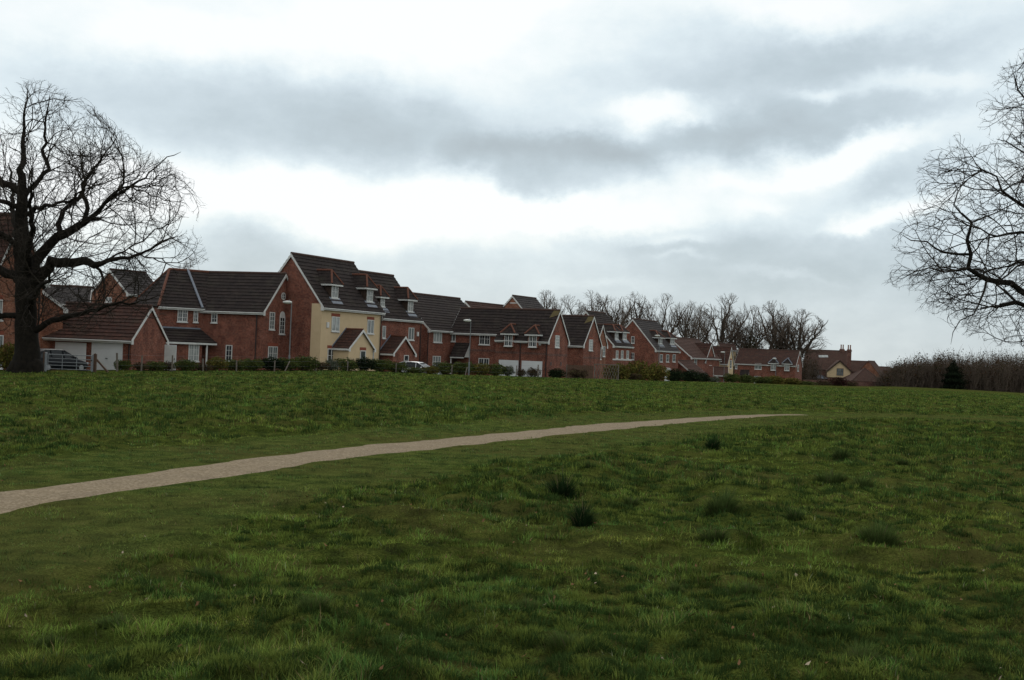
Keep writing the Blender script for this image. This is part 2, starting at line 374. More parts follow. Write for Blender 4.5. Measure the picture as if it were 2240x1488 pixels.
def numpy_mesh(name, V, quads=None, tris=None, mats=(), col=None, smooth=False, extra=None):
    me = bpy.data.meshes.new(name); V = np.asarray(V, np.float32); me.vertices.add(len(V)); me.vertices.foreach_set('co', V.ravel())
    idx = []; tot_ = []
    if quads is not None and len(quads): idx.append(np.asarray(quads).ravel()); tot_.append(np.full(len(quads), 4))
    if tris is not None and len(tris): idx.append(np.asarray(tris).ravel()); tot_.append(np.full(len(tris), 3))
    idx = np.concatenate(idx).astype(np.int32); tot_ = np.concatenate(tot_).astype(np.int32)
    me.loops.add(len(idx)); me.loops.foreach_set('vertex_index', idx); me.polygons.add(len(tot_))
    me.polygons.foreach_set('loop_start', np.r_[0, np.cumsum(tot_)[:-1]].astype(np.int32)); me.polygons.foreach_set('loop_total', tot_)
    if smooth: me.polygons.foreach_set('use_smooth', np.ones(len(tot_), bool))
    me.update(calc_edges=True); me.validate()
    for mm in mats: me.materials.append(mm)
    if col is not None:
        a = me.color_attributes.new('col', 'FLOAT_COLOR', 'POINT'); a.data.foreach_set('color', np.c_[col, np.ones(len(col))].astype(np.float32).ravel())
    for k, arr in (extra or {}).items():
        a = me.attributes.new(k, 'FLOAT', 'POINT'); a.data.foreach_set('value', np.asarray(arr, np.float32))
    return bpy.data.objects.new(name, me)
# ------------------------------------------------------------------ ground sheet, path, lane
def build_ground():
    azs = np.r_[np.linspace(-180, -34, 22)[:-1], np.linspace(-34, 34, 520), np.linspace(34, 180, 22)[1:-1]]
    rs = np.r_[.6, 1.5, np.geomspace(3, 60, 330), np.geomspace(60, 320, 170)[1:], np.geomspace(320, 4000, 14)[1:]]
    A, RR = np.meshgrid(np.radians(azs), rs); X = RR * np.sin(A); Y = RR * np.cos(A)
    Z = np.where(RR < 400, gz(X, Y), gz_base(X, Y)); na = len(azs); nr = len(rs)
    V = np.stack([X.ravel(), Y.ravel(), Z.ravel()], 1)
    V = np.vstack([V, [[0, 0, float(gz(np.array([0.]), np.array([0.]))[0])]]]); ci = len(V) - 1
    i, j = np.meshgrid(np.arange(nr - 1), np.arange(na), indexing='ij'); j2 = (j + 1) % na
    q = np.stack([(i * na + j), (i * na + j2), ((i + 1) * na + j2), ((i + 1) * na + j)], -1).reshape(-1, 4)[:, ::-1]
    t = np.stack([np.full(na, ci), (np.arange(na) + 1) % na, np.arange(na)], 1)
    rm = rough_mask(V[:, 0], V[:, 1])
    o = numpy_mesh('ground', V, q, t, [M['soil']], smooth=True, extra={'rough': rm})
    link(o); tag(o, kind='structure')
build_ground()
def build_path():
    P = pcs[:int(np.argmin(((pcs - pc[-1]) ** 2).sum(1))) - 4]; n = len(P); k = 9
    d = np.gradient(P, axis=0); d /= np.linalg.norm(d, axis=1)[:, None]; nrm = np.stack([-d[:, 1], d[:, 0]], 1)
    V = []
    for i in range(n):
        for j in range(k):
            s = (j / (k - 1) - .5) * 2; w = (.63 - .32 * sm(n - 40, n, i)) + .22 * (fbm(P[i:i+1, 0] + 50 * (s > 0), P[i:i+1, 1], .9, 3, 4)[0] - .5) * 2
            x, y = P[i] + nrm[i] * s * w
            V.append((x, y, float(gz(np.array([x]), np.array([y]))[0]) + .012 - .02 * abs(s) ** 6 ))
    q = [(i*k+j, (i+1)*k+j, (i+1)*k+j+1, i*k+j+1) for i in range(n - 1) for j in range(k - 1)]
    o = numpy_mesh('gravel_path', V, q, None, [M['gravel']], smooth=True); link(o); tag(o, kind='structure')
build_path()

# ------------------------------------------------------------------ grass, tussocks, leaves
def blades_arrays(x, y, z, h, w, lean, az, col):
    n = len(x); ca, sa = np.cos(az), np.sin(az); wx, wy = -sa * w * .5, ca * w * .5
    mx_, my_ = x + ca * lean * h * .35, y + sa * lean * h * .35; tx, ty = x + ca * lean * h, y + sa * lean * h
    up = h * np.sqrt(np.clip(1 - (lean * .8) ** 2, .15, 1))
    V = np.empty((n, 5, 3))
    V[:, 0] = np.stack([x - wx, y - wy, z], 1); V[:, 1] = np.stack([x + wx, y + wy, z], 1)
    V[:, 2] = np.stack([mx_ + wx * .8, my_ + wy * .8, z + up * .6], 1); V[:, 3] = np.stack([mx_ - wx * .8, my_ - wy * .8, z + up * .6], 1)
    V[:, 4] = np.stack([tx, ty, z + up], 1)
    b = np.arange(n)[:, None] * 5
    q = b + np.array([[0, 1, 2, 3]]); t = b + np.array([[3, 2, 4]])
    return V.reshape(-1, 3), q, t, np.repeat(col, 5, axis=0)
def grass_col(n, x, y, rough, dark=None):
    g = np.array([.108, .160, .030]); yel = np.array([.195, .190, .042]); blu = np.array([.048, .105, .026]); br = np.array([.16, .115, .06]); pale=np.array([.16,.18,.10])
    a = fbm(x, y, 2.2, 41, 3); b_ = fbm(x, y, .5, 43, 2)
    t = np.clip((a - .35) * 2.6 + rng.normal(0, .25, n), 0, 1)[:, None]
    c = blu * (1 - t) + g * t
    t2 = np.clip((b_ - .5) * 2.2 + rng.normal(.0, .25, n), 0, 1)[:, None]; c = c * (1 - t2 * .7) + yel * t2 * .7
    dd = (rng.random(n) < .05)[:, None]; c = np.where(dd, br, c); pp = (rng.random(n) < .015)[:, None]; c = np.where(pp, pale, c)
    c = c * rng.uniform(.5, 1.45, n)[:, None] * (.42 + 1.2 * sm(.32, .68, fbm(x, y, .27, 91, 2)))[:, None]  # clump tone: grass variety plus shade between tufts painted into the blade colour
    if dark is not None: c = c * dark[:, None]
    return c
def build_grass():
    N = 1050000; p = .62; a, b = 4.6, 170.0
    u = rng.random(N); e = 2 - 1 - p; e = 1 - p            # density ~ d^-(1+p) per area
    d = (a ** e + u * (b ** e - a ** e)) ** (1 / e); az = np.radians(rng.uniform(-26, 26, N))
    x = d * np.tan(az); y = d
    # gather into clumps
    cl = rng.random(N) < .72; cs = .16 * (d / 8) ** .5
    gx = np.round(x / cs + rng.normal(0, .0, N)); gy = np.round(y / cs)
    jx = _hash(gx, gy, 5) - .5; jy = _hash(gx, gy, 9) - .5; sig = cs * .26
    cx = (gx + jx * .9) * cs; cy = (gy + jy * .9) * cs
    ox, oy = rng.normal(0, 1, N) * sig, rng.normal(0, 1, N) * sig
    x = np.where(cl, cx + ox, x); y = np.where(cl, cy + oy, y)
    pd = path_dist(x, y); rm = rough_mask(x, y)
    edge = .66 + .20 * (fbm(x, y, .35, 77, 2) - .5) * 2
    keep = (pd > edge) & ((pd > edge + .18) | (rng.random(N) < .45))
    er = np.interp(np.arctan2(x, y), _ea, _er); keep &= (y < er - 1)
    x, y, cl, ox, oy, pd, rm, d, sig = [v[keep] for v in (x, y, cl, ox, oy, pd, rm, d, sig)]; n = len(x)
    big = np.clip(fbm(x, y, .9, 51, 3) - .44, 0, 1) * 4.0
    h = (.030 + .028 * rm * (.35 + big)) * rng.uniform(.5, 1.35, n) * (.55 + .9 * sm(.3, .7, fbm(x, y, .32, 91, 2))) * (1 + .25 * (d > 25) ) ; h = np.where(rng.random(n) < .012, h * 1.6, h)
    h = np.minimum(h, .19)
    w = np.clip(.0027 * (d / 6) ** .92, .0026, .05) * rng.uniform(.7, 1.4, n)
    h = np.maximum(h, w * 1.2 * (.5 + .5 * rm))
    az = np.where(cl, np.arctan2(oy, ox), rng.uniform(0, 6.28, n)) + rng.normal(0, .5, n)
    lean = np.clip(np.where(cl, .48 + .34 * np.hypot(ox, oy) / sig, .6) + rng.normal(0, .22, n), .05, 1.12)
    # view faces: turn blade width roughly across lean only
    z = gz(x, y) - .008
    col = grass_col(n, x, y, rm)
    mn = (1 - rm)[:, None]; col = col * (1 - .35 * mn) + np.array([[.110, .135, .050]]) * .35 * mn
    # small tufts standing out of the sward
    K_ = 13000; e = -.15; dk = (4.8 ** e + rng.random(K_) * (120. ** e - 4.8 ** e)) ** (1 / e); ak = np.radians(rng.uniform(-25, 25, K_)); kx, ky = dk * np.tan(ak), dk
    kp = (rough_mask(kx, ky) > .75) & (ky < np.interp(np.arctan2(kx, ky), _ea, _er) - 1) & (fbm(kx, ky, 3.0, 61, 2) > .36); kx, ky, dk = kx[kp], ky[kp], dk[kp]; nk = len(kx)
    nb = np.clip((75 * (9 / dk) ** .8).astype(int), 12, 100); idx = np.repeat(np.arange(nk), nb); m_ = len(idx)
    size = rng.uniform(.35, 1.15, nk) * np.clip(dk / 14, .8, 2.2) ; ra = np.sqrt(rng.random(m_)); aa = rng.uniform(0, 6.28, m_); Rk = .095 * size[idx]
    tx_, ty_ = kx[idx] + np.cos(aa) * ra * Rk, ky[idx] + np.sin(aa) * ra * Rk
    th = .080 * size[idx] * rng.uniform(.55, 1.15, m_); tl = np.clip(ra * .85 + rng.normal(0, .2, m_), .05, 1.05); tw = np.clip(.0033 * (dk[idx] / 6) ** .92, .003, .05) * rng.uniform(.7, 1.3, m_)
    kc = np.array([[.050, .088, .024]]) * (1 - rng.random((nk, 1)) * .45); yl = rng.random((nk, 1)) < .3; kc = np.where(yl, np.array([[.13, .17, .035]]), kc); tc_ = kc[idx] * rng.uniform(.6, 1.35, m_)[:, None]
    x = np.r_[x, tx_]; y = np.r_[y, ty_]; z = np.r_[z, gz(tx_, ty_) - .01]; h = np.r_[h, th]; w = np.r_[w, tw]; lean = np.r_[lean, tl]; az = np.r_[az, aa + rng.normal(0, .5, m_)]; col = np.vstack([col, tc_])
    V, q, t, c = blades_arrays(x, y, z, h, w, lean, az, col)
    o = numpy_mesh('meadow_grass', V, q, t, [M['blade']], col=c); link(o)
    tag(o, 'rough green meadow grass with mown strips beside the gravel path', 'grass', kind='stuff')
build_grass()
TUS = [ # px, py of the foot, width px, height px, dark?, label
 (1229,1098,80,50,1,'large dark grass tussock in mid field, left of centre group'),
 (1272,1160,62,48,1,'round very dark grass tussock, just below the largest one'),
 (1557,988,40,24,1,'small dark tussock nearest below the thin end of the path'),
 (1560,1058,44,30,.7,'small dark green tussock in a line below another one'),
 (1838,1010,48,26,.8,'grey green tussock on the right, farthest up the field'),
 (1815,1060,110,30,.3,'wide low pale tussock on the right side of the field'),
 (1885,1075,70,34,.35,'pale blue green tussock beside a wide low one'),
 (1580,1132,110,48,.5,'broad feathery tussock right of the two dark round ones'),
 (1560,1190,100,34,.45,'flat spreading tussock below the broad feathery one'),
 (1920,1200,150,44,.4,'largest spreading tussock in the right foreground'),
 (1740,1150,60,26,.8,'little dark tussock left of the largest spreading one'),
 (1292,1040,36,20,.7,'tiny dark tussock above the largest dark one'),
 (1380,1112,60,24,.4,'low pale tussock right of the largest dark one'),
 (1975,1018,40,16,.6,'tiny tussock near the right edge, beyond the pale ones'),
 (440,1256,80,32,.6,'dark tussock in the left part of the near grass'),
 (1640,1300,80,38,.5,'loose dark green tussock in the right near grass'),
 (250,1380,120,44,.6,'broad dark tussock in the left bottom corner area'),
 (680,1380,110,50,.45,'tall leaning tussock in the left near grass'),
 (1150,1360,110,42,.5,'wide dark tussock at the bottom centre'),
 (1480,1300,70,36,.5,'dark green tussock in the near grass right of centre'),
 (110,1420,150,50,.25,'pale bushy tussock in the left bottom corner'),
 (1880,1460,150,56,.2,'pale bushy tussock at the bottom edge on the right'),
 (1240,1445,150,50,.2,'long bladed pale tussock at the bottom edge in the centre'),
 (2170,1230,60,30,.5,'small dark tussock at the right edge of the near grass'),
 (850,1285,90,28,.5,'low dark tussock in the middle of the left near grass'),
]
def tussock(px, py, wpx, hpx, dark, label):
    g = ground_at(px, py); d = g.y; s = d / F0; W = wpx * s * .5; H = hpx * s * 1.05 * (.72 if py > 1240 else 1); dark = dark * (.6 if py > 1240 else 1)
    n = int(np.clip(900 * (wpx / 80), 450, 1700)); a = rng.uniform(0, 6.28, n); r = np.sqrt(rng.random(n)) * W * .42
    x = np.cos(a) * r; y = np.sin(a) * r
    lean = np.clip(r / (W * .42) * .85 + rng.normal(0, .18, n), .02, 1.05)
    h = H * rng.uniform(.65, 1.15, n) * np.where(lean > .6, np.minimum(1.0, .62 * W / H / .8 + .35), 1.0)
    sec = vnoise(a * 2.5 + px, r / W * 3, 7); h = h * (.5 + 1.0 * sec) * (1.15 if dark >= 1 else 1) ; sk = rng.random(n) < .3; x = np.where(sk, x * rng.uniform(1, 2.3, n), x); y = np.where(sk, y * rng.uniform(1, 2.3, n), y); h = np.where(sk, h * .55, h); dark = dark * (1 if dark >= 1 else .55)
    k = np.array([.020, .042, .015]) * dark + np.array([.082, .120, .034]) * (1 - dark)
    col = k[None] * rng.uniform(.55, 1.35, n)[:, None]; col = np.where((rng.random(n) < .06)[:, None], np.array([[.13, .11, .06]]), col)
    w = np.full(n, max(.0035, .0032 * (d / 6))) * rng.uniform(.7, 1.3, n)
    V, q, t, c = blades_arrays(x, y, np.full(n, -.03), h, w, lean, a + rng.normal(0, .5, n), col)
    o = numpy_mesh('grass_tussock', V, q, t, [M['blade']], col=c); link(o); o.location = (g.x, g.y, gzs(g.x, g.y))
    tag(o, label, 'grass tussock', 'tussocks standing up from the meadow')
for a in TUS: tussock(*a)
def build_leaves():
    N = 340; d = rng.uniform(5.2, 17, N); az = np.radians(rng.uniform(-24, 24, N)); x = d * np.tan(az); y = d
    k = path_dist(x, y) > 1.0; x, y = x[k], y[k]; n = len(x); z = gz(x, y) + rng.uniform(.015, .045, n)
    V = np.empty((n, 5, 3)); s = rng.uniform(.008, .022, n); a = rng.uniform(0, 6.28, n); ca, sa = np.cos(a), np.sin(a)
    tl = rng.normal(0, .5, (n, 2))
    for i, (p, q_) in enumerate(((-1, 0), (-.2, -.6), (1, 0), (.1, .6), (0, 0))):
        lx, ly = p * ca - q_ * sa, p * sa + q_ * ca
        V[:, i, 0] = x + lx * s; V[:, i, 1] = y + ly * s; V[:, i, 2] = z + (lx * tl[:, 0] + ly * tl[:, 1]) * s + (.3 * s if i in (0, 2) else 0)
    b = np.arange(n)[:, None] * 5
    t = np.concatenate([b + np.array([[0, 1, 4]]), b + np.array([[1, 2, 4]]), b + np.array([[2, 3, 4]]), b + np.array([[3, 0, 4]])])
    c = np.where((rng.random(n) < .15)[:, None], np.array([[.30, .25, .18]]), np.array([[.15, .085, .045]])) * rng.uniform(.6, 1.3, n)[:, None]
    o = numpy_mesh('fallen_leaves', V.reshape(-1, 3), None, t, [M['dead']], col=np.repeat(c, 5, axis=0)); link(o)
    tag(o, 'dry brown oak leaves scattered through the near grass', 'leaves', kind='stuff')
build_leaves()

# ------------------------------------------------------------------ houses
class House:
    def __init__(s, px, py, Z, a, side, name=None, label=None, cat='house', oe=.30, ov=.10, root=None, group=None, base=None):
        P = at(px, py, Z); s.a = R(a); s.eu = Vector((math.cos(s.a), math.sin(s.a), 0)); s.ev = Vector((-math.sin(s.a), math.cos(s.a), 0))
        s.side = side; s.oe = oe; s.ov = ov; s.uo = -ov if side == 'L' else ov
        O = P - s.eu * s.uo + s.ev * oe; O.z = 0
        s.O = O; s.zb = (float(gz_base(O.x, O.y)) if base is None else base); s.ze = P.z - s.zb
        s.O.z = s.zb
        frame = Matrix.Translation(s.O) @ Matrix.Rotation(s.a, 4, 'Z')
        if root is None:
            s.root = thing(name, s.O, s.a, label, cat, group); s.mtx = Matrix.Identity(4); s.rootframe = frame
        else:
            s.root = root.root; s.rootframe = root.rootframe; s.mtx = s.rootframe.inverted() @ frame
        s.name = name
    def loc(s, P):
        d = P - s.O; return Vector((d.dot(s.eu), d.dot(s.ev), d.z))
    def hitv(s, px, py, v):
        r = ray(px, py); t = (v - (EYEV - s.O).dot(s.ev)) / r.dot(s.ev); return s.loc(EYEV + r * t)
    def hitu(s, px, py, u):
        r = ray(px, py); t = (u - (EYEV - s.O).dot(s.eu)) / r.dot(s.eu); return s.loc(EYEV + r * t)
    def hitslope(s, px, py):   # front roof plane
        n = Vector((0, -(s.zr - s.ze), s.mid + s.oe)); r = ray(px, py); e = s.loc(EYEV)
        rl = Vector((r.dot(s.eu), r.dot(s.ev), r.z)); p0 = Vector((0, -s.oe, s.ze)); return e + rl * ((p0 - e).dot(n) / rl.dot(n))
    def zat(s, v): return s.ze + (s.zr - s.ze) * (v + s.oe) / (s.mid + s.oe)
    def dims(s, apex=None, Lpx=None, D=None, zr=None, L=None, ridge_px=None, ridge_end=None):
        if apex: q = s.hitu(apex[0], apex[1], s.uo); s.mid = q.y; s.zr = q.z; s.D = 2 * s.mid
        if D: s.D = D; s.mid = D / 2
        if zr: s.zr = zr
        if ridge_px: s.zr = s.hitv(ridge_px[0], ridge_px[1], s.mid).z
        if Lpx: u = s.hitv(Lpx[0], Lpx[1], -s.oe).x; s.L = abs(u)
        if ridge_end: s.L = abs(s.hitv(ridge_end[0], ridge_end[1], s.mid).x)
        if L: s.L = L
        s.u0, s.u1 = (0, s.L) if s.side == 'L' else (-s.L, 0)
        print('HOUSE %-22s D%.1f L%.1f eave%.1f ridge%.1f base%.2f Y%.0f' % (s.name, s.D, s.L, s.ze, s.zr, s.zb, s.O.y))
        return s
    def part(s, mb, name, mats, parent=None, **k):
        p = parent if parent is not None else s.root
        return mb.build(name, mats, p, None if parent is not None else s.mtx, **k)
    # walls: box with gables
    def walls(s, mt='brick', u0=None, u1=None, v0=0, v1=None, name='wall', gl=True, gr=True, ztop=None):
        u0 = s.u0 if u0 is None else u0; u1 = s.u1 if u1 is None else u1; v1 = s.D if v1 is None else v1
        mb = MB(); zf = ztop or s.zat(v0) - .03; zbk = ztop or s.zat(s.D - v1) - .03
        if ztop: mb.box(u0, u1, v0, v1, -.6, ztop)
        else:
            poly = [(u0, v0, -.6), (u0, v0, zf), (u0, s.mid, s.zr - .08), (u0, v1, zbk), (u0, v1, -.6)]
            mb.prism(poly, (u1 - u0, 0, 0))
        w = s.part(mb, name, M[mt]); return w
    def courses(s, mb, A0, A1, R1, R0, lip=.062, n=None, mi=0):
        A0, A1, R1, R0 = map(Vector, (A0, A1, R1, R0)); ln = max((R0 - A0).length, .01) if (R0 - A0).length > (R1 - A1).length else (R1 - A1).length
        nrm = (A1 - A0).cross((R0 + R1) / 2 - A0).normalized()
        if nrm.z < 0: nrm = -nrm
        hgt = abs(((R0 + R1) / 2 - A0).dot(((R0 + R1) / 2 - (A0 + A1) / 2).normalized())) if True else ln
        n = n or max(2, int(round(((R0 + R1) / 2 - (A0 + A1) / 2).length / .40)))
        for i in range(n):
            t0, t1 = i / n, min(1, (i + 1) / n + .02)
            a, b = A0.lerp(R0, t0) + nrm * lip, A1.lerp(R1, t0) + nrm * lip; c, d = A1.lerp(R1, t1) + nrm * .004, A0.lerp(R0, t1) + nrm * .004
            e, f = A0.lerp(R0, t0) - nrm * .02, A1.lerp(R1, t0) - nrm * .02
            g, h = A1.lerp(R1, t1) - nrm * .02, A0.lerp(R0, t1) - nrm * .02
            mb.add([a, b, c, d, e, f, g, h], [(0, 1, 2, 3), (4, 5, 1, 0), (1, 5, 6, 2), (4, 0, 3, 7), (7, 6, 5, 4)], mi)
    def roof(s, mt='tile', u0=None, u1=None, ve=None, hl=0, hr=0, ridge='ridge_br', back=True, ends=(1, 1), name='roof', fascia=True, barges=True, vb=None):
        u0 = s.u0 if u0 is None else u0; u1 = s.u1 if u1 is None else u1; ve = -s.oe if ve is None else ve; ze = s.zat(ve)
        U0 = u0 - s.ov * ends[0]; U1 = u1 + s.ov * ends[1]; vb = s.D + s.oe if vb is None else vb; zb_ = s.zat(s.D - vb)
        eu0 = U0 - (s.oe - s.ov if hl else 0); eu1 = U1 + (s.oe - s.ov if hr else 0)
        mb = MB(); F0_, F1 = (eu0, ve, ze), (eu1, ve, ze); B0, B1 = (eu0, vb, zb_), (eu1, vb, zb_); R0, R1 = (U0 + hl, s.mid, s.zr), (U1 - hr, s.mid, s.zr)
        s.courses(mb, F0_, F1, R1, R0)
        if back: s.courses(mb, B1, B0, R0, R1)
        if hl: s.courses(mb, B0, F0_, (R0[0] + .01, R0[1], R0[2]), R0)
        if hr: s.courses(mb, F1, B1, R1, (R1[0] + .01, R1[1], R1[2]))
        rf = s.part(mb, name, M[mt])
        rb = MB(); rb.tube([Vector(R0) + Vector((0, 0, .05)), Vector(R1) + Vector((0, 0, .05))], .11, 6)
        if hl: rb.tube([Vector(F0_) + Vector((0, 0, .06)), Vector(R0) + Vector((0, 0, .06))], .11, 6); rb.tube([Vector(B0) + Vector((0, 0, .06)), Vector(R0) + Vector((0, 0, .06))], .11, 6)
        if hr: rb.tube([Vector(F1) + Vector((0, 0, .06)), Vector(R1) + Vector((0, 0, .06))], .11, 6); rb.tube([Vector(B1) + Vector((0, 0, .06)), Vector(R1) + Vector((0, 0, .06))], .11, 6)
        o = rb.build('ridge_tiles', M[ridge], rf)
        if fascia:
            f = MB(); f.box(eu0, eu1, ve + .01, ve + .04, ze - .19, ze - .02); f.box(eu0 + .02, eu1 - .02, ve + .04, max(ve + .06, min(0, ve + .3)), ze - .19, ze - .16)
            s.part(f, 'fascia', M['white'])
            g = MB(); g.tube([(eu0, ve - .05, ze - .05), (eu1, ve - .05, ze - .05)], .045, 6); s.part(g, 'gutter', M['white'])
        if barges:
            for e_, hh, U in ((ends[0], hl, U0 - .03), (ends[1], hr, U1)):
                if e_ and not hh: s.barge(U, ve, ze, vb)
        return rf
    def barge(s, U, ve, ze, vb, w=.20, t=.03, mt='white'):
        for (va, za) in ((ve, ze), (vb, s.zat(s.D - vb))):
            d = Vector((s.mid - va, s.zr - za)); n = Vector((-d.y, d.x)).normalized() * w
            if n.y > 0: n = -n
            mb = MB(); mb.prism([(U, va, za + .02), (U, s.mid, s.zr + .02), (U, s.mid, s.zr - w * 1.25), (U, va + n.x * 0 , za - w)], (t, 0, 0))
            k = .32 if va < s.mid else -.32
            mb.prism([(U - .004, va, za + .03), (U - .004, va + k, za + .03 + abs(k) * d.y / abs(d.x)), (U - .004, va + k, za - .25), (U - .004, va, za - .25)], (t + .008, 0, 0))
            s.part(mb, 'bargeboard', M[mt])
    # generic placement on a wall: returns mapper
    def mapper(s, pl):
        k, c = pl
        if k == 'F': return lambda a, z, d: (a, c - d, z)
        if k == 'R': return lambda a, z, d: (c + d, a, z)
        return lambda a, z, d: (c - d, a, z)
    def rect(s, pl, x0, y0, x1, y1):
        k, c = pl; h = (lambda x, y: (lambda q: (q.x, q.z))(s.hitv(x, y, c))) if k == 'F' else (lambda x, y: (lambda q: (q.y, q.z))(s.hitu(x, y, c)))
        xm, ym = (x0 + x1) / 2, (y0 + y1) / 2
        a0, a1 = h(x0, ym)[0], h(x1, ym)[0]; z1, z0 = h(xm, y0)[1], h(xm, y1)[1]
        return min(a0, a1), max(a0, a1), z0, z1
    def bx(s, mb, mp, a0, a1, z0, z1, d0, d1, mi=0):
        p = [mp(a, z, d) for d in (d0, d1) for (a, z) in ((a0, z0), (a1, z0), (a1, z1), (a0, z1))]
        mb.add(p, [(0, 3, 2, 1), (4, 5, 6, 7), (0, 1, 5, 4), (1, 2, 6, 5), (2, 3, 7, 6), (3, 0, 4, 7)], mi)
    def window(s, pl, x0, y0, x1, y1, cols=2, rows=2, glass='glass', lintel=None, sill=True, arch=False, frame='white', oval=False, name='window', bars=2):
        mp = s.mapper(pl); a0, a1, z0, z1 = s.rect(pl, x0, y0, x1, y1); w = .065; mb = MB(); gl = MB()
        if oval:
            am, zm, ra, rz = (a0 + a1) / 2, (z0 + z1) / 2, (a1 - a0) / 2, (z1 - z0) / 2; n = 20
            o_ = [(am + ra * math.cos(t), zm + rz * math.sin(t)) for t in [2 * math.pi * i / n for i in range(n)]]
            i_ = [(am + (ra - .09) * math.cos(t), zm + (rz - .09) * math.sin(t)) for t in [2 * math.pi * i / n for i in range(n)]]
            mb.add([mp(a, z, .05) for a, z in o_ + i_] + [mp(a, z, 0) for a, z in o_], [(j, (j + 1) % n, n + (j + 1) % n, n + j) for j in range(n)] + [(2*n + j, 2*n + (j + 1) % n, (j + 1) % n, j) for j in range(n)])
            s.bx(mb, mp, am - .02, am + .02, z0 + .05, z1 - .05, 0, .04); s.bx(mb, mp, a0 + .05, a1 - .05, zm - .02, zm + .02, 0, .045)
            gl.add([mp(a, z, .012) for a, z in i_], [tuple(range(n))])
            wn = s.part(mb, name, M[frame]); gl.build('pane', M[glass], wn); return wn
        s.bx(mb, mp, a0, a0 + w, z0, z1, 0, .055); s.bx(mb, mp, a1 - w, a1, z0, z1, 0, .055)
        s.bx(mb, mp, a0 + w, a1 - w, z0, z0 + w, 0, .054); s.bx(mb, mp, a0 + w, a1 - w, z1 - w, z1, 0, .054)
        for i in range(1, cols):
            a = a0 + (a1 - a0) * i / cols; s.bx(mb, mp, a - .04, a + .04, z0 + w, z1 - w, 0, .052)
        for i in range(1, rows):
            z = z0 + (z1 - z0) * i / rows; s.bx(mb, mp, a0 + w, a1 - w, z - .016, z + .016, 0, .042)
        if bars > 1:
            for i in range(cols):
                a = a0 + (a1 - a0) * (i + .5) / cols; s.bx(mb, mp, a - .014, a + .014, z0 + w, z1 - w, 0, .04)
        if arch:
            n = 10; am = (a0 + a1) / 2; r_ = (a1 - a0) / 2
            o_ = [(am + r_ * math.cos(math.pi * i / n), z1 + r_ * 1.1 * math.sin(math.pi * i / n)) for i in range(n + 1)]
            mb.prism([mp(a, z, 0) for a, z in o_], Vector(mp(0, 0, .05)) - Vector(mp(0, 0, 0)))
        gl.add([mp(a, z, .014) for a, z in ((a0 + .03, z0 + .03), (a1 - .03, z0 + .03), (a1 - .03, z1 - .03), (a0 + .03, z1 - .03))], [(0, 1, 2, 3)])
        wn = s.part(mb, name, M[frame]); gl.build('pane', M[glass], wn)
        if sill: sb = MB(); s.bx(sb, mp, a0 - .05, a1 + .05, z0 - .09, z0 - .001, 0, .11); sb.build('sill', M[frame if frame == 'white' else 'timber_b'], wn)
        if lintel: lb = MB(); s.bx(lb, mp, a0 - .06, a1 + .06, z1 + .02, z1 + .27, 0, .022); lb.build('lintel', M[lintel], wn)
        return wn
    def panel(s, pl, x0, y0, x1, y1, name, mt, d0=0, d1=.04, ribs=0, zmin=None, handle=False):
        mp = s.mapper(pl); a0, a1, z0, z1 = s.rect(pl, x0, y0, x1, y1)
        if zmin is not None: z0 = zmin
        mb = MB(); s.bx(mb, mp, a0, a1, z0, z1, d0, d1)
        for i in range(ribs):
            z = z0 + (z1 - z0) * (i + .5) / ribs; s.bx(mb, mp, a0 + .05, a1 - .05, z - (z1 - z0) / ribs * .38, z + (z1 - z0) / ribs * .38, d1, d1 + .012)
        o = s.part(mb, name, M[mt])
        if handle: h = MB(); s.bx(h, mp, (a0 + a1) / 2 - .08, (a0 + a1) / 2 + .08, z0 + .9, z0 + .95, d1 + .012, d1 + .06); h.build('handle', M['black'], o)
        return o
    def pipe(s, pl, px, y0, y1, mt='black', r=.04, zmin=0):
        mp = s.mapper(pl); a0, a1, z0, z1 = s.rect(pl, px - 1, y0, px + 1, y1); a = (a0 + a1) / 2
        mb = MB(); mb.tube([mp(a, z1, .28), mp(a, z1 - .12, .26), mp(a, z1 - .4, .07), mp(a, zmin, .07)], r, 6); s.part(mb, 'downpipe', M[mt])
    def corner_pipe(s, u, v, z, mt='black'):
        mb = MB(); mb.tube([(u, v, z), (u, v, 0)], .045, 6); s.part(mb, 'downpipe', M[mt])
    def dormer(s, x0, y0, x1, y1, ypeak, mt='tile', ridge='ridge', glass='glass_m', side=.28, on_wall=False, frame='white', hipf=.8, cheek='frame_dark'):
        xm = (x0 + x1) / 2
        if on_wall: vf = -s.oe - .06
        else: vf = s.hitslope(xm, y1 + 1).y
        pl = ('F', vf); a0, a1, z0, z1 = s.rect(pl, x0, y0, x1, y1); zt = z1 + .10
        k = (s.zr - s.ze) / (s.mid + s.oe); vb = lambda z: (z - s.ze) / k - s.oe
        mb = MB(); mb.prism([(a0 - .12, vf, z0 - .1), (a0 - .12, vf, zt), (a0 - .12, max(.0, vb(zt) + .02), zt), (a0 - .12, max(.0, vb(z0 - .1) + .02), z0 - .1)], (a1 - a0 + .24, 0, 0))
        dm = s.part(mb, 'dormer', M[cheek])
        um = (a0 + a1) / 2; zp = max(s.hitv(xm, ypeak, vf + .8).z, zt + .35); e0, e1, vo = a0 - side - .1, a1 + side + .1, vf - .28
        hip = (e1 - e0) / 2 * hipf; Rf = (um, vo + hip, zp); Rb = (um, vb(zp) + .1, zp)
        if Rb[1] < Rf[1] + .05: Rb = (um, Rf[1] + .05, zp)
        rb = MB(); L0, L1 = (e0, vo, zt), (e0, vb(zt) + .1, zt); Q0, Q1 = (e1, vo, zt), (e1, vb(zt) + .1, zt)
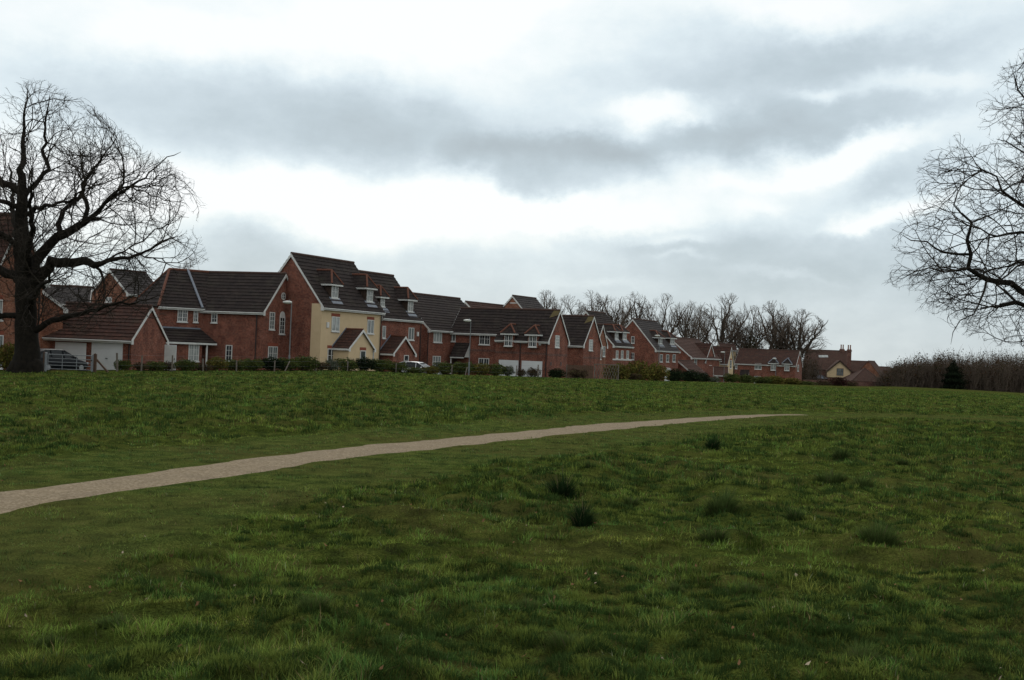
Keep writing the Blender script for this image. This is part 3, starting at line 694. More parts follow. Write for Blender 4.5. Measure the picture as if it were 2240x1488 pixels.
        s.courses(rb, Q0, Q1, Rb, Rf, lip=.03); s.courses(rb, L1, L0, Rf, Rb, lip=.03); s.courses(rb, L0, Q0, (Rf[0] + .01, Rf[1], Rf[2]), Rf, lip=.03)
        rb.build('dormer_roof', M[mt], dm)
        tb = MB(); up = Vector((0, 0, .05))
        tb.tube([Vector(L0) + up, Vector(Rf) + up], .09, 6); tb.tube([Vector(Q0) + up, Vector(Rf) + up], .09, 6); tb.tube([Vector(Rf) + up, Vector(Rb) + up], .09, 6)
        tb.build('hip_tiles', M[ridge], dm)
        fb = MB(); fb.box(e0, e1, vo + .01, vo + .05, zt - .14, zt + .005); fb.box(e0 + .01, e1 - .01, vo + .05, vf, zt - .14, zt - .10)
        fb.box(e0 - .002, e0 + .03, vo + .05, vb(zt), zt - .14, zt); fb.box(e1 - .03, e1 + .002, vo + .05, vb(zt), zt - .14, zt)
        fb.build('dormer_fascia', M[frame], dm)
        if not on_wall:
            lb = MB(); vq = vb(z0 - .1); lb.prism([(a0 - .3, vf - .45, s.zat(vf - .45) + .06), (a1 + .3, vf - .45, s.zat(vf - .45) + .06), (a1 + .3, vf + .02, s.zat(vf) + .07), (a0 - .3, vf + .02, s.zat(vf) + .07)], (0, 0, .02)); lb.build('flashing', M['lead'], dm)
        s.window(('F', vf - .001), x0, y0, x1, y1, cols=2, rows=2, glass=glass, sill=True, frame=frame)
    def porch(s, xa, xb, ye, xp, yp, depth, wall, tile='tile_red', ridge='ridge', post=False, gm=None, walls=True, out=0):
        """gabled porch projecting 'depth' in front of the facade; xa,xb eaves px, ye eaves py, (xp,yp) apex px of the front gable"""
        vf = -depth; a0 = s.hitv(xa, ye, vf - .15).x; a1 = s.hitv(xb, ye, vf - .15).x; z = s.hitv((xa + xb) / 2, ye, vf - .15).z; zp = s.hitv(xp, yp, vf - .15).z; um = (a0 + a1) / 2
        mb = MB(); zz = z - .02
        k = (zp - z) / ((a1 - a0) / 2); w0, w1 = a0 + .22, a1 - .22; zw = z + k * .2
        if walls: mb.prism([(w0, vf, -.5), (w1, vf, -.5), (w1, vf, zw), (um, vf, zp - .08), (w0, vf, zw)], (0, depth, 0))
        else: mb.prism([(w0, vf, z), (w1, vf, z), (um, vf, zp - .08)], (0, depth, 0))
        pw = s.part(mb, 'porch', M[wall])
        rb = MB(); s.courses(rb, (a0, vf - .15, z), (a0, 0, z), (um, 0, zp), (um, vf - .15, zp), lip=.03); s.courses(rb, (a1, 0, z), (a1, vf - .15, z), (um, vf - .15, zp), (um, 0, zp), lip=.03)
        rb.build('porch_roof', M[tile], pw)
        tb = MB(); tb.tube([(um, vf - .16, zp + .04), (um, 0, zp + .04)], .08, 6); tb.build('ridge_tiles', M[ridge], pw)
        bb = MB()
        for e in (a0, a1):
            bb.prism([(e, vf - .19, z + .03), (um, vf - .19, zp + .03), (um, vf - .19, zp - .2), (e, vf - .19, z - .17)], (0, .03, 0)); i = .22 if e == a0 else -.22
            bb.prism([(e, vf - .195, z + .02), (e + i, vf - .195, z + .02 + abs(i) * k), (e + i, vf - .195, z - .24), (e, vf - .195, z - .24)], (0, .04, 0))
        bb.box(a0 - .01, a0 + .02, vf - .16, 0, z - .16, z - .01); bb.box(a1 - .02, a1 + .01, vf - .16, 0, z - .16, z - .01)
        bb.build('bargeboard', M['white'], pw)
        fl = MB(); fl.tube([(a0, -.02, z + .12), (um, -.02, zp + .12)], .06, 4); fl.build('flashing', M['lead'], pw)
        return vf, a0, a1, z
    def chimney(s, u, v, w, z0, z1, pots=2, mt='brick_dark', name='chimney'):
        mb = MB(); mb.box(u - w / 2, u + w / 2, v - w / 2, v + w / 2, z0, z1); mb.box(u - w / 2 - .1, u + w / 2 + .1, v - w / 2 - .1, v + w / 2 + .1, z1 - .5, z1 - .25)
        c = s.part(mb, name, M[mt])
        for i in range(pots):
            x = u + (i - (pots - 1) / 2) * .5; pb = MB(); pb.tube([(x, v, z1), (x, v, z1 + .9), (x, v, z1 + .95), (x, v, z1 + 1.1)], [.17, .14, .18, .18], 10); pb.build('chimney_pot', M['pot'], c)
    def gable_box(s, pl, x, y, w=.28, h=.36, name='alarm_box'):
        mp = s.mapper(pl); a0, a1, z0, z1 = s.rect(pl, x - 1, y - 1, x + 1, y + 1); a, z = (a0 + a1) / 2, (z0 + z1) / 2
        mb = MB(); s.bx(mb, mp, a - w / 2, a + w / 2, z - h / 2, z + h / 2, 0, .1); s.part(mb, name, M['white'])
    def stringcourse(s, pl, y, x, h=.22, a0=None, a1=None, mt='brick_dark', d=.02, name='string_course'):
        mp = s.mapper(pl); q = s.rect(pl, x - 1, y - 1, x + 1, y + 1); z = (q[2] + q[3]) / 2
        mb = MB(); s.bx(mb, mp, a0, a1, z - h / 2, z + h / 2, 0, d); s.part(mb, name, M[mt])
# 1 tall house on the far left behind the oak
h = House(-16, 612, 74, -20, 'R', 'gabled_house', 'tall red brick gabled house at the left edge, behind the big bare oak').dims(apex=(52, 470), L=9)
h.walls('brick_orange'); h.roof('tile_red', ridge='ridge_br')
g = ('R', 0)
h.window(g, -16, 733, 5, 806, 1, 2, 'glass_m', 'soldier'); h.window(g, -14, 655, 4, 700, 2, 2, 'glass_m', 'soldier')
h.gable_box(g, 104, 621, .3, .45); h.corner_pipe(.06, h.D - .3, h.ze)
# low wing behind it
h = House(30, 672, 84, -62, 'R', 'brick_wing', 'low brick wing with white bargeboard between the left tall house and the garages').dims(apex=(92, 634), L=5)
h.walls('brick_orange'); h.roof('tile_red')
# grey roofed house behind
h = House(196, 668, 108, 18, 'R', 'grey_roofed_house', 'far house showing only a grey tiled roof above the left garages').dims(D=8, ridge_px=(172, 629), L=14)
h.walls(); h.roof('tile_grey')
# brown gabled house behind the garages
h = House(281, 643, 116, 54, 'L', 'gabled_house', 'brown brick gabled house seen above the garage roof, with one tiny window').dims(apex=(240, 590), ridge_end=(318, 600))
h.walls('brick_orange'); h.roof('tile_grey'); h.window(('L', 0), 232, 650, 245, 661, 2, 1, 'glass_m', sill=True)
h = House(176, 652, 150, 40, 'L', 'distant_house', 'tiny dark roof tip beside the brown gabled house behind the garages').dims(D=8, ridge_px=(185, 628), L=8); h.walls(); h.roof('tile_grey')

# 2 double garage
h = House(287, 746, 84, -9, 'R', 'double_garage', 'low brick double garage with two white doors beside the metal field gate', 'garage').dims(apex=(333, 671), Lpx=(96, 738))
h.walls('brick'); h.roof('tile_red', ridge='ridge_br')
f = ('F', 0)
h.panel(f, 120, 749, 188, 815, 'garage_door', 'door_w', ribs=4, zmin=.02, handle=True); h.panel(f, 200, 749, 268, 815, 'garage_door', 'door_w', ribs=4, zmin=.02, handle=True)
h.corner_pipe(-.15, -.08, h.ze - .1); h.chimney(0, 0, .01, 0, .01, 0) if False else None
GAR = h
# 3 long brick house: main range with gable, plus angled range
h = House(576, 684, 98, -17, 'R', 'long_brick_house', 'long two storey red brick house with round window in its gable end, behind the garages').dims(apex=(626, 600), Lpx=(440, 676))
h.walls('brick'); B = h; h.roof('tile', u0=-h.L - 1.95, ends=(0, 1))
gR, f = ('R', 0), ('F', 0)
h.window(f, 463, 680, 476, 706, 1, 3, 'glass', bars=2); h.window(f, 494, 755, 508, 790, 1, 3, 'glass', bars=2)
for r_ in ((589, 683, 600, 721), (633, 687, 643, 724)): h.window(gR, *r_, 1, 4, 'glass_m', bars=2)
h.window(gR, 611, 694, 622, 731, 1, 4, 'glass', arch=True, bars=2)
h.window(gR, 586, 758, 606, 788, 2, 2, 'glass_m', 'soldier'); h.window(gR, 621, 759, 640, 789, 2, 2, 'glass_m', 'soldier')
h.window(gR, 615, 640, 624, 657, oval=True, glass='glass_m', name='round_window'); h.gable_box(gR, 638, 649, .28, .42)
h.corner_pipe(-.6, -.08, h.ze - .1)
j = B.O - B.eu * B.L; 
W = House(445, 676, B.O.y + B.L * math.sin(R(17)) - .35, 36, 'R', 'angled', root=B, base=B.zb).dims(D=B.D, zr=B.zr, L=4); W.zb = B.zb
W.zr = B.zr; W.L = abs(W.hitv(352, 669, -W.oe).x); W.u0 = -W.L
W.walls('brick', u1=.7, ztop=W.zat(0) - .03); W.roof('tile', u1=1.95, hl=1.9, ends=(0, 0), ridge='ridge')
f2 = ('F', 0)
W.window(f2, 388, 676, 410, 704, 2, 3, 'glass'); W.window(f2, 423, 678, 433, 705, 1, 3, 'glass')
fl = MB(); sl0 = W.hitslope(441, 600); sl1 = W.hitslope(448, 668)
fl = MB(); e_ = Vector((0, -.06, .07)); fl.tube([Vector((0, -W.oe, W.ze)) + e_, Vector((0, W.mid, W.zr)) + e_], .12, 4); W.part(fl, 'flashing', M['lead'])
# lean-to porch in front of the angled range
y0 = W.hitv(362, 717, 0).z; dep = 1.5
u_a = W.hitv(362, 747, -dep).x; u_b = min(W.hitv(476, 751, -dep).x, .9); z_e = W.hitv(420, 749, -dep).z
LB = MB(); W.courses(LB, (u_a, -dep, z_e), (u_b, -dep, z_e), (u_b - .9, .02, y0), (u_a, .02, y0)); W.courses(LB, (u_b, -dep, z_e), (u_b, .02, z_e), (u_b - .9, .03, y0), (u_b - .91, .02, y0)); lr = W.part(LB, 'lean_to_roof', M['tile'])
fb = MB(); fb.box(u_a, u_b, -dep - .03, -dep, z_e - .17, z_e - .02); fb.build('fascia', M['white'], lr)
fb = MB(); fb.box(u_a, u_b - .9, -.1, .02, y0 - .02, y0 + .1); fb.build('flashing', M['lead'], lr)
mb = MB(); u_m = W.hitv(450, 770, -dep + .2).x; mb.box(u_a + .1, u_m - .3, -dep + .25, 0, -.5, z_e - .05); W.part(mb, 'porch_wall', M['brick'])
mb = MB(); mb.box(u_m, u_m + .12, -dep + .1, -dep + .22, -.5, z_e - .1); W.part(mb, 'porch_post', M['white'])
mb = MB(); mb.box(u_m - .1, u_m + 1.0, -.03, 0, 0, 2.05); W.part(mb, 'front_door', M['frame_dark'])
W.window(('F', -dep + .25), 412, 753, 435, 790, 2, 3, 'glass_p')
# white side gate by the garage
P = at(372, 790, 88); t_ = thing('side_gate', (P.x, P.y, gzs(P.x, P.y)), R(-8), 'tall white boarded side gate between garage gable and long brick house', 'gate')
mb = MB(); mb.box(-.45, .45, -.02, .02, -.1, 2.05); mb.build('gate_panel', M['door_w'], t_)
mb = MB(); [mb.box(-.44 + i * .11, -.35 + i * .11, -.035, -.02, .05, 1.98) for i in range(8)]; mb.build('boards', M['white'], t_)
mb = MB(); mb.box(.32, .36, -.08, -.035, .95, 1.08); mb.build('handle', M['black'], t_)

# 4 cream house
h = House(709, 673, 100, 64, 'L', 'cream_house', 'tall three storey house with cream rendered front, brick gable side and two dormers').dims(apex=(637, 555), Lpx=(841, 685)); Cc = h
h.walls('brick', name='gable_wall'); h.roof('tile', ends=(1, 1))
f, gl_ = ('F', 0), ('L', 0)
mb = MB(); mb.box(-.012, h.L + .004, -.012, 1.0, -.6, h.zat(0) - .05); 
h.part(mb, 'rendered_wall', M['render'])
q = MB(); 
h.window(('F', -.012), 725, 693, 742, 725, 2, 1, 'glass_p', 'soldier', bars=1); h.window(('F', -.012), 803, 700, 817, 730, 2, 1, 'glass_m', 'soldier', bars=1)
h.window(('F', -.012), 716, 763, 741, 793, 3, 2, 'glass', 'soldier', bars=1); h.window(('F', -.012), 809, 767, 817, 795, 1, 2, 'glass_m', bars=1)
h.gable_box(('F', -.012), 716, 711, .3, .45)
h.dormer(725, 625, 739, 652, 594); h.dormer(802, 633, 815, 660, 604)
vf, a0, a1, z = h.porch(763, 822, 764, 800, 722, 1.6, 'render')
h.window(('F', vf - .001), 787, 767, 799, 800, 1, 2, 'glass', 'soldier', name='front_door', bars=1, sill=False)
h.corner_pipe(h.L - .2, -.1, h.ze - .1, 'black')
# hanging basket bracket skipped, small green wreath by the porch
P = h.hitv(807, 777, vf - .06)
# 5 brick house attached to it
z5 = (h.O + h.eu * h.L).y
h = House(838, 696, z5 + .2, 62, 'L', 'dormered_brick_house', 'three storey red brick house with two dormers, joined to the right of the cream house', ov=.02, base=Cc.zb - .1).dims(D=Cc.D, zr=8, Lpx=(925, 705)); 
h.dims(ridge_px=(865, 605)); D5 = h
h.walls('brick'); h.roof('tile')
h.window(f, 836, 713, 843, 740, 1, 1, 'glass_m', bars=2); h.window(f, 893, 717, 905, 744, 2, 1, 'glass_m', bars=1); h.window(f, 835, 774, 843, 794, 1, 2, 'glass', bars=1)
h.dormer(832, 652, 841, 671, 628); h.dormer(892, 658, 903, 682, 632)
vf, a0, a1, z = h.porch(860, 911, 775, 896, 737, 1.5, 'brick')
h.window(('F', vf - .001), 883, 777, 893, 800, 1, 2, 'glass', name='front_door', bars=1, sill=False); h.gable_box(f, 913, 731, .25, .4)
h.corner_pipe(h.L + .05, -.08, h.ze - .1)
# 6 brick house with verge, set forward
z6 = (h.O + h.eu * h.L).y
h = House(942, 722, z6 + 3.6, 61, 'L', 'corner_brick_house', 'dark roofed brick house filling the corner between the dormered house and the coach house', base=D5.zb - .1).dims(D=7.6, zr=8, L=5)
h.dims(ridge_px=(950, 648)); h.dims(ridge_end=(1005, 655)); E6 = h
h.walls('brick'); h.roof('tile')
h.window(f, 948, 725, 966, 749, 3, 1, 'glass_p', bars=1); h.window(f, 946, 779, 963, 803, 3, 2, 'glass_m', bars=1)
h.corner_pipe(-.1, -.05, h.ze - .1)
# 7 coach house
h = House(1199, 748, 117, -25, 'R', 'coach_house', 'long brick coach house with two white garage doors and two low dormers').dims(apex=(1226, 680), Lpx=(980, 724)); F7 = h
us = h.hitv(1082, 743, -h.oe).x; sp = h.hitslope(1080, 731); ve2 = max(.1, sp.y)
print('coach setback', ve2, us)
h.walls('brick', u0=us); h.walls('brick', u1=us, v0=ve2 + h.oe, v1=h.D)
h.roof('tile', u0=us, ends=(0, 1), ridge='ridge_br'); h.roof('tile', u1=us, ve=ve2, ends=(1, 0), ridge='ridge_br', fascia=True)
fb = ('F', ve2 + h.oe)
h.window(fb, 983, 726, 997, 747, 2, 1, 'glass_m', bars=1); h.window(fb, 1049, 730, 1072, 754, 2, 2, 'glass', bars=2); h.window(fb, 1047, 784, 1070, 806, 2, 1, 'glass', bars=2)
h.panel(f, 1091, 788, 1134, 822, 'garage_door', 'door_w', ribs=4, zmin=.02, handle=True); h.panel(f, 1141, 790, 1186, 822, 'garage_door', 'door_w', ribs=4, zmin=.02, handle=True)
h.dormer(1104, 732, 1121, 757, 710, on_wall=True, glass='glass', cheek='brick'); h.dormer(1157, 734, 1174, 759, 713, on_wall=True, glass='glass', cheek='brick')
h.window(gR, 1214, 734, 1223, 760, 1, 4, 'glass_p', 'soldier', bars=2); h.gable_box(f, 1181, 751, .3, .4)
h.stringcourse(gR, 777, 1220, a0=0, a1=h.D); h.stringcourse(f, 773, 1160, a0=us, a1=0); h.stringcourse(fb, 766, 1040, a0=-h.L, a1=us)
for x in (1205, 1227): h.panel(gR, x - 1, 792, x + 1.2, 800, 'air_slit', 'black', d1=.01)
h.corner_pipe(-.15, -.08, h.ze); h.corner_pipe(h.hitv(1138, 760, -.1).x, -.08, h.ze); h.corner_pipe(us - .1, ve2 + h.oe - .1, h.ze)
lm = MB(); r_ = h.zr + .08; lm.prism([(-.75, h.mid - .75, h.zat(h.mid - .75) + .075), (h.ov, h.mid - .45, h.zat(h.mid - .45) + .075), (h.ov, h.mid, r_), (-.55, h.mid, r_)], (0, 0, .02)); h.part(lm, 'lichen_patch', M['lichen'])
# door canopy of the coach house
vv = ve2 + h.oe; c0 = h.hitv(986, 780, vv - 1).x; c1 = c0 + 1.5; zc0 = h.hitv(1000, 781, vv - 1).z; zc1 = zc0 + 1.45
mb = MB(); mb.prism([(c0, vv, zc0), (c0, vv - 1.1, zc0), (c0, vv, zc1)], (.04, 0, 0)); mb.prism([(c1, vv, zc0), (c1, vv - 1.1, zc0), (c1, vv, zc1)], (.04, 0, 0)); cn = h.part(mb, 'door_canopy', M['white'])
mb = MB(); h.courses(mb, (c0 - .05, vv - 1.15, zc0), (c1 + .1, vv - 1.15, zc0), (c1 + .1, vv, zc1), (c0 - .05, vv, zc1)); mb.build('canopy_roof', M['tile'], cn)
mb = MB(); mb.box(c0 - .02, c1 + .04, vv - 1.16, vv - 1.12, zc0 - .12, zc0); mb.box(c0 + .0, c0 + .1, vv - 1.08, vv - .98, -.5, zc0); mb.build('canopy_post', M['white'], cn)
h.panel(fb, 989, 782, 999, 808, 'front_door', 'frame_dark', zmin=.05)
# 8 narrow gabled house next door
h = House(1276, 757, 131, -26, 'R', 'gabled_house', 'steep gabled brick house just right of the coach house, lichen on its ridge end').dims(apex=(1300, 693), L=7.5); G8 = h
h.walls('brick'); h.roof('tile'); h.window(gR, 1288, 743, 1296, 767, 1, 4, 'glass_p', 'soldier', bars=2); h.stringcourse(gR, 783, 1292, a0=0, a1=h.D)
lm = MB(); r_ = h.zr + .08; lm.prism([(-.75, h.mid - .75, h.zat(h.mid - .75) + .075), (h.ov, h.mid - .45, h.zat(h.mid - .45) + .075), (h.ov, h.mid, r_), (-.55, h.mid, r_)], (0, 0, .02)); h.part(lm, 'lichen_patch', M['lichen'])
# houses behind 6 and 7
h = House(1046, 690, 150, -28, 'R', 'rear_house', 'rear house showing only a long red brown roof strip with small white gable tip').dims(D=7, zr=8, L=1); 
h = House(1040, 684, 158, 60, 'L', '', root=h, base=h.zb).dims(apex=(1018, 660), ridge_end=(1108, 671)); h.walls(); h.roof('tile_red')
h = House(1152, 686, 165, 60, 'L', 'rear_gabled_house', 'brick gabled house with grey roof rising behind the coach house').dims(apex=(1121, 647), ridge_end=(1172, 654)); h.walls('brick_orange'); h.roof('tile_grey')
h.stringcourse(('L', 0), 663, 1122, h=.12, a0=h.mid - .8, a1=h.mid + .4, mt='white', name='aerial')
# 9 house with two dormers behind a narrow gable
h = House(1345, 757, 165, 62, 'L', 'dormered_brick_house', 'brick house with two dormers and a white sill band over three sash windows').dims(apex=(1282, 681), Lpx=(1386, 760)); H9 = h
h.walls('brick'); h.roof('tile')
h.dormer(1345, 727, 1352, 742, 712, side=.45); h.dormer(1362, 728, 1370, 743, 713, side=.45)
for x in (1347, 1358, 1370): h.window(f, x, 767, x + 5, 785, 1, 2, 'glass_p', 'soldier', bars=1)
h.stringcourse(f, 787, 1360, h=.2, a0=-.02, a1=h.L, mt='white', d=.06, name='sill_band')
h = House(1305, 757, 142, -26, 'R', 'narrow_gabled_house', 'narrow brick gable squeezed between the steep gabled house and the white banded one').dims(apex=(1319.5, 711), L=4)
h.walls('brick_orange'); h.roof('tile'); h.window(gR, 1318, 758, 1323, 780, 1, 2, 'glass_m', bars=1); h.window(gR, 1310.5, 758, 1314.5, 786, 1, 3, 'glass_p', bars=1)
# 10 big gable
h = House(1437, 767, 180, 62, 'L', 'large_gabled_house', 'large bare brick gable house with two dormers and one arched garage door').dims(apex=(1384, 698), Lpx=(1488, 769)); J = h
h.walls('brick'); h.roof('tile_grey'); gl_ = ('L', 0)
h.window(gl_, 1381, 736, 1388, 751, 1, 2, 'glass', bars=2); h.window(gl_, 1380, 772, 1387.5, 787, 1, 2, 'glass', bars=2)
h.dormer(1440, 740, 1448, 752, 725, side=.45); h.dormer(1466, 741, 1474.5, 753, 726, side=.45)
for x in (1443, 1457, 1471): h.window(f, x, 775.5, x + 6, 792, 1, 2, 'glass_m', 'soldier', bars=1)
h.panel(f, 1454, 807, 1467, 832, 'garage_door', 'door_w', zmin=.02, handle=True)
q = h.rect(f, 1454, 803, 1467, 808); mb = MB(); am = (q[0] + q[1]) / 2; ra = (q[1] - q[0]) / 2
mb.prism([(am + ra * math.cos(math.pi * i / 8), -.04, q[2] + .25 * math.sin(math.pi * i / 8)) for i in range(9)], (0, .04, 0)); h.part(mb, 'door_arch', M['white'])
# 11 lower houses to the right
h = House(1515, 783, 196, 58, 'L', 'low_brick_house', 'low brick house with long grey brown roof to the right of the large gable').dims(apex=(1464, 738), ridge_end=(1528, 746)); K = h
h.walls('brick'); h.roof('tile_clay'); h.window(f, 1518, 786, 1524, 799, 1, 2, 'glass_m', bars=1)
h = House(1516, 818, 188, 50, 'L', 'garage', 'small brick garage with sloping white verge below the low brick house', 'garage').dims(apex=(1483, 789), Lpx=(1546, 820)); h.walls('brick'); h.roof('tile_clay')
h = House(1543, 792, 201, -30, 'R', 'gabled_house', 'narrow brick front gable with white verge, left neighbour of the cream gable').dims(apex=(1556.5, 753), L=9)
h.walls('brick'); h.roof('tile_red'); h.window(gR, 1551, 784, 1556, 799, 1, 2, 'glass_m', bars=1)
h = House(1592, 797, 206, -22, 'R', 'cream_gabled_house', 'house with narrow cream rendered gable and dark roof, between lamp post and long far terrace').dims(apex=(1600.5, 760), L=8)
h.walls('render'); h.roof('tile_red'); h.window(gR, 1596, 788, 1600, 806, 1, 3, 'glass_m', 'soldier', bars=1)
h.dormer(1568, 791, 1573, 803, 776, mt='tile_clay', ridge='ridge_br', cheek='render', on_wall=True)
h.window(f, 1563, 811, 1570, 832, 1, 2, 'glass_p', name='front_door')
h = House(1561, 821, 198, -8, 'L', 'porch_annex', 'small tiled porch annex low in front of the cream gable').dims(D=4, zr=2, Lpx=(1592, 822)); h.dims(ridge_px=(1580, 804)); h.walls('brick'); h.roof('tile_clay'); 
h.panel(f, 1566, 823, 1571, 840, 'front_door', 'door_w', zmin=0)
h = House(1578, 765, 245, 60, 'L', 'distant_house', 'distant house with small white edged gable tip over the cream gable roof').dims(apex=(1571, 751), ridge_end=(1606, 752)); h.walls('render'); h.roof('tile_clay')
# 12 long far terrace
h = House(1741, 801, 232, -22, 'R', 'long_far_house', 'long low far brick house with two dormers at the right end of the row').dims(apex=(1750, 768), Lpx=(1607, 794)); N = h
h.walls('brick'); h.roof('tile_red')
h.window(f, 1651, 795, 1666, 808, 2, 2, 'glass_m', bars=1); h.window(f, 1650, 823, 1664, 840, 2, 2, 'glass_m', bars=1); h.window(f, 1608, 797, 1613, 807, 1, 2, 'glass_m', bars=1)
h.dormer(1686, 796, 1697.5, 810, 783, mt='tile', ridge='lead', side=.4, on_wall=True, cheek='brick'); h.dormer(1716, 797, 1727, 811, 784, mt='tile', ridge='lead', side=.4, on_wall=True, cheek='brick')
h.window(gR, 1744, 798, 1747, 812, 1, 2, 'glass_m', bars=1)
vv = 0; c0 = h.hitv(1618, 822, -1).x; zc0 = h.hitv(1622, 823, -1).z; zc1 = zc0 + 1.3; c1 = c0 + 1.6
mb = MB(); mb.prism([(c0, vv, zc0), (c0, vv - 1.1, zc0), (c0, vv, zc1)], (.04, 0, 0)); mb.prism([(c1, vv, zc0), (c1, vv - 1.1, zc0), (c1, vv, zc1)], (.04, 0, 0)); cn = h.part(mb, 'door_canopy', M['white'])
mb = MB(); h.courses(mb, (c0 - .05, -1.15, zc0), (c1 + .1, -1.15, zc0), (c1 + .1, 0, zc1), (c0 - .05, 0, zc1)); mb.build('canopy_roof', M['tile'], cn)
# 13 big old house
h = House(1865, 812, 300, -8, 'R', 'old_country_house', 'large old house with clay tile roof, two tall chimneys and a cream timbered gable').dims(D=14, zr=5, Lpx=(1768, 808)); h.dims(ridge_px=(1866, 769)); O_ = h
h.walls('brick_dark'); h.roof('tile_clay', fascia=False, ridge='ridge_br', barges=False); h.barge(h.ov, -h.oe, h.ze, h.D + h.oe, mt='frame_dark')
mb = MB(); gmid = h.mid; mb.prism([(.015, .3, h.zat(.3) - .1), (.015, h.mid, h.zr - .15), (.015, h.D - .3, h.zat(.3) - .1)], (.05, 0, 0)); h.part(mb, 'tile_hung_gable', M['tile_grey'])
zz = h.hitv(1842, 755, h.mid).z; h.chimney(h.hitv(1842, 765, h.mid).x, h.mid, 1.1, h.zr - 1.5, zz - 1.0, 2)
zz = h.hitv(1865, 756, -.5).z; h.chimney(-.9, -.4, 1.0, 0, zz - 1.0, 2)
sk = MB()
for x in (1794, 1801, 1808):
    q = h.hitslope(x, 780.5); k_ = (h.zr - h.ze) / (h.mid + h.oe); sk.prism([(q.x - .38, q.y - .4, h.zat(q.y - .4) + .08), (q.x + .38, q.y - .4, h.zat(q.y - .4) + .08), (q.x + .38, q.y + .4, h.zat(q.y + .4) + .08), (q.x - .38, q.y + .4, h.zat(q.y + .4) + .08)], (0, 0, .06))
h.part(sk, 'roof_window', M['glass_p'])
h.window(f, 1780, 806, 1792, 818, 3, 1, 'glass_m', frame='timber', bars=1)
q = MB(); ua, ub = h.hitv(1776, 827, -3).x, h.hitv(1811, 828, -3).x; zl = h.hitv(1790, 828, -3).z; zt = h.hitv(1790, 820, 0).z
h.courses(q, (ua, -3, zl), (ub, -3, zl), (ub - 1.2, 0, zt), (ua + 1.5, 0, zt)); lo = h.part(q, 'lean_to_roof', M['lead']); q = MB(); q.box(ua + .3, ub - .3, -2.7, 0, -.5, zl - .05); q.build('lean_to_wall', M['brick_dark'], lo)
# its cream gable wing facing the field
vf = -3.2; a0 = h.hitv(1812, 812, vf).x; a1 = h.hitv(1860.5, 812, vf).x; zs = h.hitv(1836, 809, vf).z; zp = h.hitv(1837, 788, vf).z; zbm = h.hitv(1836, 826, vf).z; am = (a0 + a1) / 2
mb = MB(); mb.prism([(a0, vf, zbm), (a1, vf, zbm), (a1, vf, zs), (am, vf, zp - .1), (a0, vf, zs)], (0, 3.2 + h.mid * .5, 0)); wg = h.part(mb, 'cream_gable', M['render'])
mb = MB(); mb.box(a0, a1, vf + .1, 0, -.6, zbm - .02); mb.build('ground_floor_wall', M['brick_dark'], wg)
mb = MB(); vb_ = h.mid * .55
for e, sg in ((a0 - .35, 1), (a1 + .35, -1)):
    zl2 = zs - .35 * (zp - zs) / (am - a0)
    if sg > 0: h.courses(mb, (e, vb_, zl2), (e, vf - .3, zl2), (am, vf - .3, zp), (am, vb_, zp))
    else: h.courses(mb, (e, vf - .3, zl2), (e, vb_, zl2), (am, vb_, zp), (am, vf - .3, zp))
mb.build('wing_roof', M['tile_clay'], wg)
mb = MB()
for e in (a0 - .35, a1 + .35): mb.prism([(e, vf - .33, zl2 + .04), (am, vf - .33, zp + .04), (am, vf - .33, zp - .4), (e, vf - .33, zl2 - .35)], (0, .05, 0))
mb.build('bargeboard', M['frame_dark'], wg)
h.window(('F', vf), 1830, 806, 1845, 822, 3, 1, 'glass_m', frame='timber_b', sill=False, bars=1)
# 14 outbuildings
h = House(1929, 836, 285, 0, 'R', 'low_outbuilding', 'low outbuilding with wide clay hipped roof right of the old country house', 'outbuilding').dims(D=10, zr=3, Lpx=(1866, 833)); h.dims(ridge_px=(1905, 807)); h.walls('brick_dark', ztop=h.zat(0) - .03); h.roof('tile_clay', hl=4.2, hr=2.5, fascia=False, barges=False)
h = House(1925, 812, 315, -18, 'R', 'brick_barn', 'small barn with orange brick gable and clay roof behind the low outbuilding', 'barn').dims(apex=(1918, 791), L=9) if False else House(1930, 828, 315, 58, 'L', 'brick_barn', 'small barn with orange brick gable and clay roof behind the low outbuilding', 'barn').dims(D=7, zr=5, L=6)
h.dims(ridge_px=(1918, 791)); 
h.walls('brick_orange'); h.roof('tile_clay', fascia=False, barges=False)
h = House(1905, 815, 320, -12, 'R', 'barn_range', 'clay tiled barn range touching the orange brick barn gable', 'barn').dims(D=8, zr=5, L=7); h.dims(ridge_px=(1900, 791)); h.walls('brick_dark'); h.roof('tile_clay', fascia=False, barges=False)
h = House(1958, 812, 380, 5, 'R', 'distant_house', 'tiny distant pinkish roof showing before the woodland on the right').dims(D=8, zr=6, L=12); h.dims(ridge_px=(1940, 803)); h.walls('brick_orange'); h.roof('tile_clay', fascia=False, barges=False)
